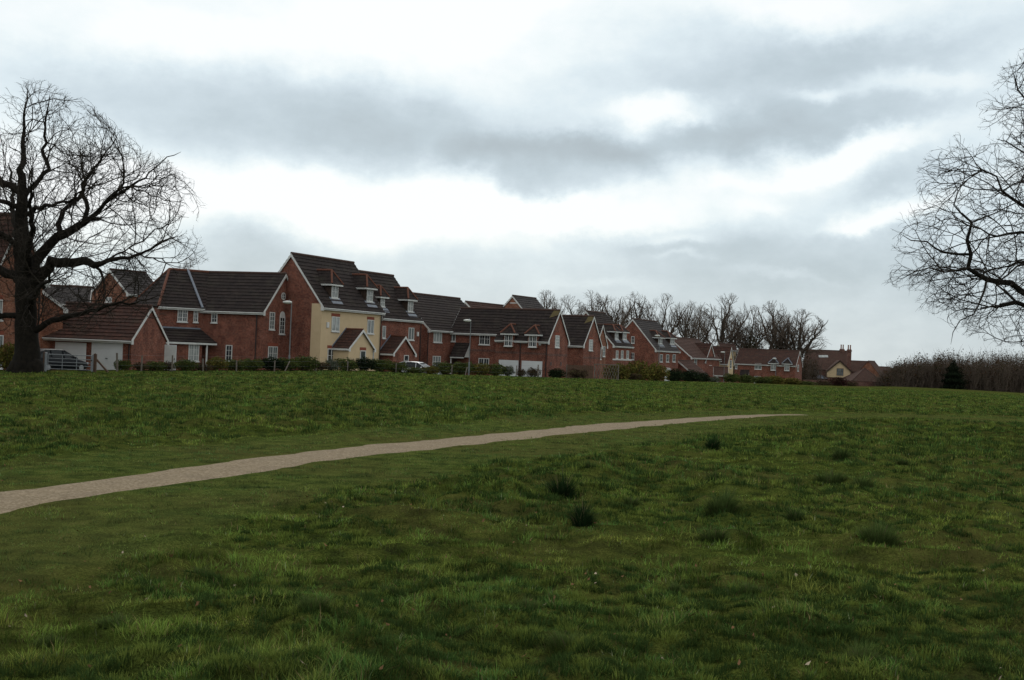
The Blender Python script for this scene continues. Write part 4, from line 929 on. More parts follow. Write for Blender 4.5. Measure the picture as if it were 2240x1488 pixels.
# ------------------------------------------------------------------ bare trees
class Tree:
    """skeleton of nodes grown towards points that fill the crown"""
    def __init__(s, seed): s.P = []; s.par = []; s.rm = []; s.rng = np.random.default_rng(seed); s.rnd = random.Random(seed)
    def limb(s, pts, radii, step=.4, jit=.06, start=None):
        pts = [Vector(p) for p in pts]
        if start is None and s.P:
            d = [(q - pts[0]).length_squared for q in s.P]; par = int(np.argmin(d))
        else: par = -1 if start is None else start
        seg = [0]
        for a, b in zip(pts, pts[1:]): seg.append(seg[-1] + (b - a).length)
        n = max(2, int(seg[-1] / step)); 
        for i in range(n + 1):
            t = seg[-1] * i / n; k = max(j for j in range(len(seg)) if seg[j] <= t + 1e-9); k = min(k, len(pts) - 2)
            f = (t - seg[k]) / max(1e-6, seg[k + 1] - seg[k]); p = pts[k].lerp(pts[k + 1], f)
            if 0 < i: p = p + Vector([s.rnd.gauss(0, jit) for _ in range(3)])
            if i == 0 and par >= 0: continue
            s.P.append(p); s.par.append(par); par = len(s.P) - 1
            rr = np.interp(t / seg[-1], np.linspace(0, 1, len(radii)), radii) * getattr(s, 'k', 1); s.rm.append(rr)
        return par
    def grow(s, A, step, di, dk, iters, jit=.25, trop=0.0, maxn=40000, rad=0, cen=None, mom=.7):
        A = np.asarray(A, float); N = [np.array(p) for p in s.P]; par = s.par; nch = [0] * len(N)
        P = np.array(N); D = np.full(len(A), 1e9); I = np.zeros(len(A), int)
        def upd(new, off):
            for c in range(0, len(new), 256):
                q = new[c:c+256]; dd = ((A[:, None, :] - q[None]) ** 2).sum(2); m = dd.argmin(1); v = dd[np.arange(len(A)), m]; b = v < D
                D[b] = v[b]; I[b] = off + c + m[b]
        upd(P, 0); dirs_used = {}
        for it in range(iters):
            alive = D > dk * dk
            if not alive.all(): A = A[alive]; D = D[alive]; I = I[alive]
            act = D < di * di
            if not act.any() or len(N) > maxn: break
            idx = I[act]; v = A[act] - P[idx]; v /= np.linalg.norm(v, axis=1)[:, None]
            u, inv = np.unique(idx, return_inverse=True); S = np.zeros((len(u), 3)); np.add.at(S, inv, v)
            S /= np.maximum(np.linalg.norm(S, axis=1), 1e-6)[:, None]; S += s.rng.normal(0, jit, S.shape); S[:, 2] += trop
            if rad:
                O_ = P[u] - np.array(cen)[None]; S += rad * O_ / np.maximum(np.linalg.norm(O_, axis=1), .5)[:, None]
            if mom:
                pp_ = np.array([par[i] if par[i] >= 0 else i for i in u]); M_ = P[u] - P[pp_]; S += mom * M_ / np.maximum(np.linalg.norm(M_, axis=1), .05)[:, None]
            S /= np.linalg.norm(S, axis=1)[:, None]
            new = []; base = len(P)
            for k, i in enumerate(u):
                if nch[i] >= 3: continue
                pd = dirs_used.get(i)
                if pd is not None and max(float(S[k] @ q) for q in pd) > .93: 
                    nch[i] += 1; continue
                dirs_used.setdefault(i, []).append(S[k]); nch[i] += 1
                p = P[i] + S[k] * step; new.append(p); par.append(int(i)); nch.append(0); s.P.append(Vector(p)); s.rm.append(0)
            if not new: break
            new = np.array(new); P = np.vstack([P, new]); N = P; upd(new, base)
    def ramify(s, env, cen, levels, rlim=.42, rmin=.0):
        """levels: (spacing, length, segment, angle, jitter, up, outward)"""
        rd = s.rnd; cen = Vector(cen); N0 = len(s.P); hasch = set(s.par)
        def rdir(d, ang):
            q = d.orthogonal().normalized(); q = Quaternion(d, rd.uniform(0, 6.283)) @ q
            return (d * math.cos(ang) + q * math.sin(ang)).normalized()
        def branch(i, d, ln, lv):
            sp, L0, sg, an, jt, up, outw = levels[lv]; n = max(1, int(ln / sg)); p = s.P[i]; par = i; nxt = rd.uniform(.4, 1.2)
            for k in range(n):
                o = p - cen; o = o / max(o.length, .5)
                d = (d + Vector((rd.gauss(0, jt), rd.gauss(0, jt), rd.gauss(0, jt) + up)) + o * outw).normalized(); p = p + d * sg
                if not env(p): return
                s.P.append(p); s.par.append(par); s.rm.append(0); par = len(s.P) - 1
                if lv + 1 < len(levels):
                    nx = levels[lv + 1]; nxt -= sg / nx[0]
                    while nxt < 0 and k > 0:
                        nxt += rd.uniform(.6, 1.4); branch(par, rdir(d, nx[3] * rd.uniform(.7, 1.3)), nx[1] * rd.uniform(.5, 1.2) * (1.15 - .6 * k / n), lv + 1)
            if lv + 1 < len(levels):
                for _ in range(2): branch(par, rdir(d, .4 * rd.uniform(.5, 1.4)), levels[lv + 1][1] * rd.uniform(.6, 1.1), lv + 1)
        for i in range(N0):
            if s.par[i] < 0 or not s.rm[i] or s.rm[i] > rlim: continue
            d = (s.P[i] - s.P[s.par[i]]); l = d.length; d = d.normalized(); q = levels[0]
            if rd.random() < l / q[0]: branch(i, rdir(d, q[3] * rd.uniform(.7, 1.35)), q[1] * rd.uniform(.55, 1.15), 0)
            if i not in hasch:
                for _ in range(3): branch(i, rdir(d, .45 * rd.uniform(.4, 1.3)), q[1] * rd.uniform(.5, .9), 0)
    def twigs(s, prob, n, L, droop=0.0, rmax=3, fork=2):
        ch = [0] * len(s.P)
        for p in s.par:
            if p >= 0: ch[p] += 1
        order = len(s.P); sub = [1] * order
        for i in range(order - 1, -1, -1):
            if s.par[i] >= 0: sub[s.par[i]] += sub[i]
        for i in range(order):
            if sub[i] > rmax or s.par[i] < 0: continue
            k = n if ch[i] == 0 else (1 if s.rnd.random() < prob else 0)
            d0 = (s.P[i] - s.P[s.par[i]]).normalized()
            for _ in range(k):
                d = (d0 + Vector([s.rnd.gauss(0, .6) for _ in range(3)])).normalized(); par = i; p = s.P[i]; l = L * s.rnd.uniform(.5, 1.3)
                for j in range(3):
                    p = p + d * l / 3; s.P.append(p); s.par.append(par); s.rm.append(0); par = len(s.P) - 1
                    if j < fork:
                        q = p + (d + Vector([s.rnd.gauss(0, .7) for _ in range(3)])).normalized() * l * .4; s.P.append(q); s.par.append(par); s.rm.append(0)
                    d = (d + Vector([s.rnd.gauss(0, .3) for _ in range(3)]) + Vector((0, 0, -droop))).normalized()
    def mesh(s, name, r0, n, thr, mats, parent=None, origin=(0, 0, 0)):
        N = len(s.P); r = [0.0] * N; ch = [[] for _ in range(N)]
        for i, p in enumerate(s.par):
            if p >= 0: ch[p].append(i)
        acc = [0.0] * N
        order = sorted(range(N), key=lambda i: i, reverse=True)
        for i in order:
            r[i] = max(acc[i] ** (1 / n) if acc[i] > 0 else r0, s.rm[i], r0)
            if s.par[i] >= 0: acc[s.par[i]] += r[i] ** n if not s.rm[i] else min(r[i], s.rm[s.par[i]] or r[i]) ** n * .6
        O = Vector(origin)
        out = {0: ([], []), 1: ([], [])}
        starts = [i for i in range(N) if s.par[i] < 0]
        stack = [(i, -1) for i in starts]
        while stack:
            i, frm = stack.pop()
            chain = ([frm] if frm >= 0 else []) + [i]; cur = i
            while ch[cur]:
                c = max(ch[cur], key=lambda k: r[k]);
                for o_ in ch[cur]:
                    if o_ != c: stack.append((o_, cur))
                if (r[c] >= thr) != (r[i] >= thr): stack.append((c, cur)); break
                chain.append(c); cur = c
            big = 0 if r[i] >= thr else 1; rr = [r[k] for k in chain]
            if frm >= 0: rr[0] = min(rr[0], r[i] * 1.15)
            kk = 12 if rr[0] > .25 else 8 if rr[0] > .1 else 5 if rr[0] > .035 else 3
            V, Fc = out[big]; b = len(V); pr = None; m = len(chain)
            for a in range(m):
                d = s.P[chain[min(a + 1, m - 1)]] - s.P[chain[max(a - 1, 0)]]
                d = d.normalized() if d.length > 1e-6 else Vector((0, 0, 1))
                if pr is None: pr = d.orthogonal().normalized()
                pr = (pr - d * pr.dot(d)).normalized(); q = d.cross(pr); p = s.P[chain[a]] - O; ra = rr[a] if a < m - 1 or ch[chain[a]] else rr[a] * .5
                for j in range(kk):
                    t = 2 * math.pi * j / kk; V.append(p + (pr * math.cos(t) + q * math.sin(t)) * ra)
            for a in range(m - 1):
                for j in range(kk): Fc.append((b + a*kk + j, b + a*kk + (j+1) % kk, b + (a+1)*kk + (j+1) % kk, b + (a+1)*kk + j))
        obs = []
        for k, nm in ((0, 'trunk'), (1, 'crown')):
            V, Fc = out[k]
            if not Fc: continue
            ob = numpy_mesh(nm, np.array([tuple(v) for v in V]), np.array(Fc), None, [mats[k]], smooth=(k == 0)); link(ob, parent); obs.append(ob)
        return obs
def body(prof, cx, cy, sy, k=1.0, seed=3):
    zs = np.array(sorted(p[0] for p in prof)); d_ = dict(prof); rs = np.array([d_[z] for z in zs])
    def env(p):
        if p.z < zs[0] or p.z > zs[-1]: return False
        x, y = p.x - cx, (p.y - cy) / sy; a = math.atan2(y, x)
        R_ = float(np.interp(p.z, zs, rs)) * k * (.97 + .13 * mnoise.noise(Vector((math.cos(a) * 1.6, math.sin(a) * 1.6, p.z * .35 + seed))) + .06 * mnoise.noise(Vector((math.cos(a) * 5, math.sin(a) * 5, p.z * 1.3))))
        return x * x + y * y < R_ * R_
    return env
def crown_points(n, prof, cx, cy, sy, rg, shell=.0, void=None, sc=3.0):
    """points inside a body of revolution: prof=[(z, radius)...] ; cx,cy axis; sy squash in depth"""
    zs = np.array([p[0] for p in prof]); rs = np.array([p[1] for p in prof]); out = []
    o = np.argsort(zs); zs, rs = zs[o], rs[o]
    while len(out) < n:
        z = rg.uniform(zs[0], zs[-1], 4000); R_ = np.interp(z, zs, rs); rad = R_.max()
        x, y = rg.uniform(-rad, rad, (2, 4000)); a = np.arctan2(y, x); q = np.hypot(x, y)
        Rl = R_ * (.74 + .42 * vnoise(a * 2.2 + 9, z * .45, 3) + .12 * vnoise(a * 6 + 9, z * 1.3, 4)); k = q < Rl
        if shell: k &= rg.random(4000) < (shell + (1 - shell) * (q / np.maximum(Rl, .1)) ** 1.5)
        c_ = list(zip(x[k] + cx, y[k] * sy + cy, z[k]))
        if void is not None: c_ = [p for p in c_ if mnoise.noise(Vector(p) / sc) + .4 * mnoise.noise(Vector(p) / sc * 2.3) > void]
        out += c_
    return np.array(out[:n])
# big oak on the left
def px3(px, py, Y, dy=0): p = at(px, py, Y + dy); return p
YO = 68.0; T = Tree(3); K = lambda pts, dy=0, dyend=0: [px3(x, y, YO + dy + dyend * i / max(1, len(pts) - 1)) for i, (x, y) in enumerate(pts)]
base = at(55, 815, YO); gzo = gzs(base.x, YO)
zfix = Vector((base.x, YO, gzo - .15))
T.limb([zfix, px3(56, 800, YO), px3(58, 770, YO), px3(58, 700, YO), px3(57, 640, YO), px3(56, 600, YO), px3(50, 540, YO), px3(47, 480, YO), px3(48, 430, YO), px3(49, 390, YO)], [.88, .70, .60, .57, .56, .54, .46, .36, .30, .22], jit=.03)
T.limb(K([(49, 390), (52, 350), (50, 300), (56, 250), (60, 205)]), [.22, .14, .10, .06, .04])
T.limb(K([(62, 640), (92, 600), (117, 573), (150, 577), (180, 570), (207, 580)], 0, -1.5), [.40, .34, .30, .27, .24, .2])
T.limb(K([(207, 580), (240, 566), (300, 558), (340, 540), (385, 512)], -1.5, -1), [.16, .11, .08, .05, .03]); T.limb(K([(205, 578), (225, 600), (232, 630), (226, 655)], -1.5, -.5), [.1, .06, .03])
T.limb(K([(62, 600), (90, 550), (130, 520), (170, 496), (203, 480), (216, 482)], .3, 1.2), [.38, .32, .28, .25, .2, .12])
T.limb(K([(186, 488), (192, 455), (180, 425), (186, 395), (200, 370)], 1.2, 1), [.17, .13, .10, .07, .04]); T.limb(K([(196, 478), (232, 440), (268, 408), (268, 365), (262, 330)], 1.2, -1), [.15, .11, .08, .05, .03])
T.limb(K([(232, 440), (280, 412), (322, 382), (368, 345), (396, 332)], 1, 0), [.1, .08, .05, .035, .02]); T.limb(K([(130, 518), (128, 490), (136, 460), (175, 430), (185, 395), (215, 360), (250, 305)], .8, 1.5), [.18, .15, .12, .1, .07, .05, .03])
T.limb(K([(52, 470), (80, 455), (110, 446), (150, 443), (190, 410)], 0, -2.5), [.16, .12, .09, .07, .03]); T.limb(K([(50, 430), (80, 402), (104, 370), (96, 330), (100, 270), (112, 205)], 0, 1.5), [.17, .13, .11, .08, .05, .02])
T.limb(K([(46, 425), (20, 402), (-10, 395), (-60, 370), (-110, 330)], 0, 1), [.22, .18, .14, .09, .04]); T.limb(K([(46, 460), (10, 440), (-30, 448), (-90, 430)], 0, -2), [.17, .13, .09, .04])
T.limb(K([(52, 620), (20, 595), (-30, 580), (-90, 540), (-160, 520)], 0, 1), [.3, .25, .2, .12, .05]); T.limb(K([(50, 560), (20, 520), (-40, 490), (-120, 470)], .2, -2.5), [.2, .15, .1, .05])
T.limb(K([(66, 730), (112, 702), (160, 692), (205, 680), (240, 668), (300, 662), (350, 648)], 0, -2), [.22, .17, .14, .11, .07, .05, .02]); T.limb(K([(50, 690), (0, 690), (-60, 700), (-130, 690)], 0, -1), [.18, .14, .09, .04])
T.limb(K([(56, 600), (60, 560), (70, 500), (66, 440), (72, 400)], -.4, -6), [.25, .2, .15, .1, .05]); T.limb(K([(56, 580), (40, 540), (30, 480), (26, 420), (20, 360)], .4, 7), [.25, .2, .15, .1, .05]); T.limb(K([(58, 680), (80, 640), (100, 620), (112, 600)], -.4, -7), [.2, .16, .1, .05])
T.limb(K([(240, 566), (300, 532), (360, 494), (412, 474)], -1, 0), [.06, .045, .03, .015]); T.limb(K([(300, 558), (350, 572), (398, 586)], -1, 0), [.05, .035, .015]); T.limb(K([(268, 408), (330, 402), (392, 412)], 0, 1), [.05, .03, .015]); T.limb(K([(290, 412), (340, 430), (405, 446)], 0, -1), [.05, .03, .015])
for dx in (-34, -16, 18, 34): T.limb([px3(58 + dx * .4, 785, YO, -.2), px3(58 + dx * .8, 803, YO, -.35), Vector((at(58 + dx, 815, YO).x, YO - .5, gzo - .1))], [.42, .40, .34], start=2)
sc_ = YO / F0; zz = lambda py, px=50: at(px, py, YO).z; xo = at(52, 500, YO).x
prof = [(zz(172), .8), (zz(210), 3.0), (zz(270), 5.0), (zz(330), 7.2), (zz(400), 8.9), (zz(480), 9.7), (zz(560), 9.3), (zz(620), 8.2), (zz(690), 7.0), (zz(735), 3.5)]
T.ramify(body(prof, xo, YO, .85, 1.13), (xo, YO, zz(620)), [(.56, 2.9, .40, .85, .20, .04, .05), (.44, 1.5, .28, .8, .23, .04, .02), (.30, .72, .2, .75, .3, .04, 0), (.26, .32, .16, .7, .25, .03, 0)], rlim=.30)
print('oak nodes', len(T.P))
t_ = thing('oak_tree', (base.x, YO, gzo), 0, 'huge bare oak with thick dark trunk at the left edge of the field', 'tree')
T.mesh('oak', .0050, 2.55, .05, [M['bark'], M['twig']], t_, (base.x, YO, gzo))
# oak on the right, trunk outside the frame
YR = 38.0; T = Tree(8); T.k = .68; K = lambda pts, dy=0, dyend=0: [px3(x, y, YR + dy + dyend * i / max(1, len(pts) - 1)) for i, (x, y) in enumerate(pts)]
tb = at(2500, 860, YR); gzr = gzs(tb.x, YR)
T.limb([Vector((tb.x, YR, gzr - .1)), px3(2492, 800, YR), px3(2480, 700, YR), px3(2460, 560, YR), px3(2440, 420, YR), px3(2420, 280, YR), px3(2400, 130, YR), px3(2390, 0, YR)], [.62, .5, .45, .4, .32, .24, .14, .05], jit=.03)
T.limb(K([(2482, 700), (2400, 690), (2320, 680), (2262, 655), (2235, 634), (2205, 618), (2160, 616), (2135, 602), (2122, 585)], 0, -1.5), [.26, .23, .2, .17, .16, .145, .13, .12, .10])
T.limb(K([(2122, 585), (2127, 545), (2120, 505), (2112, 480), (2092, 430), (2086, 385)], -1.5, .5), [.10, .08, .065, .05, .035, .02]); T.limb(K([(2126, 560), (2090, 552), (2060, 555), (2015, 532), (1972, 505)], -1.5, -.6), [.065, .055, .045, .03, .015])
T.limb(K([(2126, 596), (2088, 588), (2050, 598), (2015, 586), (1978, 618)], -1.5, .8), [.06, .05, .04, .03, .015]); T.limb(K([(2300, 672), (2262, 668), (2225, 664), (2192, 662)], -.6, -.4), [.13, .12, .11, .10])
T.limb(K([(2225, 662), (2205, 640), (2190, 610), (2230, 580), (2260, 560)], -.9, 1), [.07, .05, .04, .03, .02]); T.limb(K([(2160, 618), (2150, 660), (2120, 690), (2090, 720), (2080, 750)], -1.2, -.8), [.06, .045, .03, .022, .012])
T.limb(K([(2465, 600), (2380, 590), (2290, 560), (2240, 572), (2200, 582), (2150, 592)], 0, 1.8), [.17, .14, .11, .08, .06, .03]); T.limb(K([(2455, 540), (2360, 500), (2290, 475), (2240, 452), (2216, 430), (2182, 402), (2150, 372)], 0, .5), [.18, .15, .12, .10, .08, .06, .03])
T.limb(K([(2450, 500), (2380, 480), (2300, 505), (2240, 510), (2180, 514), (2120, 490)], 0, -2.2), [.14, .11, .09, .07, .05, .02]); T.limb(K([(2440, 420), (2360, 340), (2290, 280), (2250, 230), (2225, 170)], 0, 1), [.16, .12, .09, .06, .03]); T.limb(K([(2436, 400), (2350, 380), (2290, 360), (2220, 320), (2180, 300)], 0, -1.5), [.13, .1, .08, .05, .02])
T.limb(K([(2425, 300), (2340, 200), (2280, 130), (2250, 80)], 0, 0), [.12, .09, .06, .03]); T.limb(K([(2480, 720), (2400, 730), (2310, 720), (2250, 740), (2225, 760)], 0, -1), [.12, .09, .06, .04, .02])
T.limb(K([(2485, 640), (2580, 560), (2680, 500)], 0, 1), [.2, .14, .05]); T.limb(K([(2460, 500), (2560, 400), (2640, 320)], 0, -1), [.18, .12, .05]); T.limb(K([(2470, 560), (2450, 470), (2440, 380)], 0, -4), [.16, .12, .05]); T.limb(K([(2470, 590), (2450, 500), (2440, 400)], 0, 4.5), [.16, .12, .05])
zz = lambda py, px=2300: at(px, py, YR).z; xo = at(2470, 500, YR).x
prof = [(zz(-60), .5), (zz(20), 2.4), (zz(110), 3.3), (zz(200), 4.0), (zz(330), 5.4), (zz(430), 6.6), (zz(540), 7.35), (zz(640), 7.3), (zz(690), 6.6), (zz(735), 5.6), (zz(765), 4.2)]
T.ramify(body(prof, xo, YR, .85, 1.13), (xo, YR, zz(560)), [(.33, 2.1, .28, .8, .20, .02, .05), (.31, 1.1, .2, .8, .23, .01, .02), (.22, .52, .15, .75, .3, .0, 0), (.18, .24, .12, .7, .25, -.02, 0)], rlim=.22)
print('oak2 nodes', len(T.P))
t_ = thing('oak_tree', (tb.x, YR, gzr), 0, 'bare oak reaching in from the right edge with drooping twiggy boughs', 'tree')
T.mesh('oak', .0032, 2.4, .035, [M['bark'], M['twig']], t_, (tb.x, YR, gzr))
# far row of bare trees
def far_tree(seed, hgt, wid, forks=3):
    T = Tree(seed); rr = T.rnd; ht = hgt * rr.uniform(.28, .38)
    T.limb([(0, 0, -.6), (rr.gauss(0, .2), rr.gauss(0, .2), ht * .5), (rr.gauss(0, .4), rr.gauss(0, .4), ht), (rr.gauss(0, .7), rr.gauss(0, .7), hgt * .62), (rr.gauss(0, .9), rr.gauss(0, .9), hgt * .85)], [.48, .38, .32, .2, .08], step=.6, jit=.08)
    for k in range(forks):
        a = 2 * math.pi * (k + rr.random() * .6) / forks; z0 = ht * rr.uniform(.75, 1.25); l = wid * .50
        p0 = Vector((0, 0, z0)); p1 = p0 + Vector((math.cos(a) * l * .4, math.sin(a) * l * .4, hgt * .16)); p2 = p0 + Vector((math.cos(a) * l * .75, math.sin(a) * l * .75, hgt * .34)); p3 = p0 + Vector((math.cos(a) * l, math.sin(a) * l, hgt * .48))
        T.limb([p0, p1, p2, p3], [.24, .17, .11, .05], step=.6, jit=.12)
    prof = [(hgt * .12, wid * .3), (hgt * .25, wid * .5), (hgt * .5, wid * .53), (hgt * .7, wid * .53), (hgt * .86, wid * .42), (hgt * .96, wid * .26), (hgt * 1.01, wid * .1)]
    T.ramify(body(prof, 0, 0, 1, 1.05, seed), (0, 0, hgt * .35), [(.55, 3.6, .5, .85, .17, .02, .10), (.5, 1.8, .36, .75, .2, .04, .05), (.30, 1.0, .36, .7, .2, .03, .02)], rlim=.40)
    return T
FT = [far_tree(s_, h_, w_, f_) for s_, h_, w_, f_ in ((21, 15, 8.5, 4), (22, 15, 10, 5), (23, 15, 7.5, 4), (24, 15, 9, 6), (25, 15, 11, 6))]
protos = []
ROW = [ # px of trunk, py of top, width px, depth, variant, label, cat
 (1186,634,78,236,3,'bare tree standing alone behind the rear gabled house roof'),
 (1243,642,70,238,0,'pale bare tree, first of the long row on its left end'),
 (1286,634,66,244,2,'bare tree with one taller spire, second of the long tree row'),
 (1335,640,92,240,1,'wide bare tree above the steep gabled house and the dormered roof'),
 (1384,637,66,246,2,'slender bare tree left of the large gabled house ridge'),
 (1362,672,52,232,0,'short bare tree just left of the large gable apex'),
 (1446,642,92,240,4,'broad bare tree rising behind the ridge of the large gabled house'),
 (1500,652,66,236,1,'bare tree with several upright stems behind the low brick house'),
 (1526,668,60,246,3,'thin bare tree in the gap left of the tallest tree'),
 (1578,638,96,238,0,'tallest bare tree of the row, above the cream gable'),
 (1606,680,60,250,2,'thin leaning bare tree right of the tallest one'),
 (1640,668,86,236,4,'dark ivy clad bare tree right of the cream gable'),
 (1688,656,72,246,2,'bare tree with pale twigs rising over two dark ivy clad ones'),
 (1712,684,84,240,1,'dark bare tree left of the last tree of the row'),
 (1744,676,104,234,3,'wide bare tree at the right end of the row above the far terrace'),
 (408,560,44,128,2,'small bare tree whose twigs show above the long brick house roof'),
 (930,641,40,170,0,'bare treetop just visible over the roof of the corner brick house'),
]
for i, (px, py, wpx, Y, v, lab) in enumerate(ROW):
    Y = Y + 26 if px > 1540 else Y
    P = at(px, 800, Y); zb = float(gz_base(P.x, P.y)); top = at(px, py, Y).z; H = top - zb; wid = wpx * Y / F0 * 1.22
    t_ = thing('bare_tree', (P.x, P.y, zb), random.uniform(0, 6.28), lab, 'tree', 'bare trees behind the houses' if i < 15 else None)
    k = H / 15; wv = (8.5, 10, 7.5, 9, 11)[v] 
    if len(protos) <= v or protos[v] is None:
        while len(protos) <= v: protos.append(None)
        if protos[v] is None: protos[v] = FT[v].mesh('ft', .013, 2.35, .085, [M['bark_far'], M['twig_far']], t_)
    else:
        for c in protos[v]:
            d = c.copy(); C.objects.link(d); d.parent = t_
    t_.scale = (wid / wv * 1.02, wid / wv * 1.02, k)
# ivy on the dark trunks
def leafcloud(n, rx, ry, rz, size, cols, seed, lump=.5, cz=0, flat=0):
    g = np.random.default_rng(seed); p = g.normal(0, 1, (n, 3)); p /= np.linalg.norm(p, axis=1)[:, None]; r_ = g.random(n) ** .45
    l = .62 + lump * vnoise(p[:, 0] * 2.3 + 20 + seed, p[:, 1] * 2.3 + p[:, 2] * 1.9 + 30, seed); p = p * (r_ * l)[:, None] * np.array([rx, ry, rz]) + np.array([0, 0, cz])
    if flat: p[:, 2] = np.maximum(p[:, 2], g.uniform(.0, .25, n))
    s = size * g.uniform(.6, 1.4, n); a = g.normal(0, 1, (n, 3)); a /= np.linalg.norm(a, axis=1)[:, None]; b = np.cross(a, g.normal(0, 1, (n, 3))); b /= np.linalg.norm(b, axis=1)[:, None]
    V = np.stack([p - a * s[:, None], p + b * s[:, None] * .55, p + a * s[:, None], p - b * s[:, None] * .55], 1).reshape(-1, 3)
    q = np.arange(n)[:, None] * 4 + np.array([[0, 1, 2, 3]]); cols = np.array(cols); ci = g.integers(0, len(cols), n)
    c = cols[ci] * g.uniform(.6, 1.4, n)[:, None]
    return V, q, np.repeat(c, 4, axis=0)
for i in (11, 13):
    t_ = [o for o in bpy.data.objects if o.get('label') == ROW[i][5]][0]
    V, q, c = leafcloud(3600, 2.3, 2.3, 3.6, .17, [(.030, .036, .014), (.045, .040, .018), (.022, .030, .012)], 60 + i, 1.1, 5.6)
    o = numpy_mesh('ivy', V, q, None, [M['leaf']], col=c); link(o, t_)

# ------------------------------------------------------------------ shrubs of the hedge
def shrub_mesh(kind, seed, n=1500):
    cols = {'green': [(.055, .080, .022), (.075, .095, .028), (.040, .060, .020), (.085, .085, .030)], 'yellow': [(.10, .10, .025), (.13, .12, .030), (.075, .080, .022), (.12, .085, .028)],
            'dark': [(.016, .026, .013), (.024, .034, .016), (.012, .020, .011)], 'brown': [(.060, .040, .028), (.085, .060, .035), (.045, .032, .024), (.06, .06, .025)], 'red': [(.055, .022, .020), (.04, .02, .02), (.05, .04, .022)],
            'grey': [(.14, .145, .12), (.09, .10, .08), (.06, .08, .035)]}[kind]
    V, q, c = leafcloud(n, .62, .55, .56, .050, cols, seed, .55, .46, 1)
    g = random.Random(seed); mb = MB()
    for k in range(26):
        a = g.uniform(0, 6.28); r0 = g.uniform(0, .18); tip = Vector((math.cos(a) * g.uniform(.1, .6), math.sin(a) * g.uniform(.1, .5), g.uniform(.5, 1.08)))
        b0 = Vector((math.cos(a) * r0, math.sin(a) * r0, -.05)); mid = b0.lerp(tip, .5) + Vector((g.gauss(0, .05), g.gauss(0, .05), .05)); mb.tube([b0, mid, tip], [.012, .008, .003], 3, cap=False)
    return (V, q, c), mb
_sh = {}
def shrub(px, py, w, h, kind, Y, label, group='shrubs of the hedge along the field edge', nm='shrub', cat='shrub'):
    P = at(px, py, Y); key = (kind, int(px) % 3)
    t_ = thing(nm, (P.x, P.y, gzs(P.x, P.y) if Y < 130 else float(gz_base(P.x, P.y))), random.uniform(-.5, .5), label, cat, group)
    if key not in _sh:
        (V, q, c), mb = shrub_mesh(kind, hash(key[1]) + len(kind) * 7 + 3, 2000 if kind != 'brown' else 1300)
        o = numpy_mesh('foliage', V, q, None, [M['leaf']], col=c); link(o, t_); s_ = mb.build('stems', M['bark_far'], t_, uv=False); _sh[key] = (o, s_)
    else:
        for c_ in _sh[key]: d = c_.copy(); C.objects.link(d); d.parent = t_
    t_.scale = (w * Y / F0 / 1.12, max(.9, w * Y / F0 / 1.5), h * Y / F0 / .98)
EX = np.array([-3000,0,200,440,600,700,840,950,1060,1200,1300,1450,1600,1750,1850,1960,2100,2240]); 
def edge_at(px): 
    xs = [e[0] for e in EDGE]; return float(np.interp(px, xs, [e[1] for e in EDGE])), float(np.interp(px, xs, [e[2] for e in EDGE]))
SH = [(18,60,54,'yellow','yellowish bush at the foot of the big left oak'),(50,60,13,'brown','low brown scrub hugging the base of the left oak trunk'),(80,26,18,'red','small reddish scrub right at the roots of the left oak'),
 (268,36,22,'green','loose green bush in front of the right garage door'),(305,34,18,'brown','low dark brown bush before the garage gable'),(338,44,20,'green','low rounded green bush before the garage gable corner'),
 (366,30,18,'brown','small brown bush at the foot of the white side gate'),(404,48,24,'green','green bush right of the white side gate'),(440,44,16,'brown','thin brown bush under the lean-to porch'),
 (472,46,26,'yellow','yellow green bush below the porch post'),(512,50,24,'green','green hedge bush under the narrow ground floor window'),(550,50,25,'green','hedge bush under the plain brick wall of the long house'),
 (590,54,26,'dark','dark hedge bush at the corner of the long brick house gable'),(628,52,26,'green','hedge bush in front of the first lamp post'),(665,54,30,'green','tall hedge bush where the gable meets the cream house'),
 (700,40,18,'brown','thin twiggy brown bush at the cream house corner'),(724,34,22,'grey','pale flowering bush below the cream house left window'),(756,52,26,'green','hedge bush left of the cream porch'),
 (794,50,27,'dark','dark hedge bush under the cream porch door'),(832,50,25,'green','hedge bush between cream house and dormered house'),(868,44,22,'green','hedge bush left of the silver car'),
 (905,40,13,'green','low green bush in front of the silver car'),(944,36,16,'yellow','yellow green hedge bush at the bonnet of the silver car'),(972,46,24,'green','hedge bush left of the coach house canopy'),
 (1012,48,26,'green','hedge bush in front of the coach house door canopy'),(1050,44,24,'yellow','yellowish hedge bush right of the second lamp post'),(1086,40,24,'green','hedge bush before the left coach house garage door'),
 (1110,26,20,'grey','pale flowering bush before the left coach house garage door'),(1140,22,16,'brown','sparse twigs between the two coach house garage doors'),(1166,30,20,'brown','sparse twigs before the right coach house garage door'),
 (1216,40,20,'dark','dark shrub against the coach house gable wall')]
for (px, w, h_, kind, lab) in SH:
    py, Y = edge_at(px); shrub(px, py, w * 1.15, h_ * 1.12, kind, Y + .6, lab)
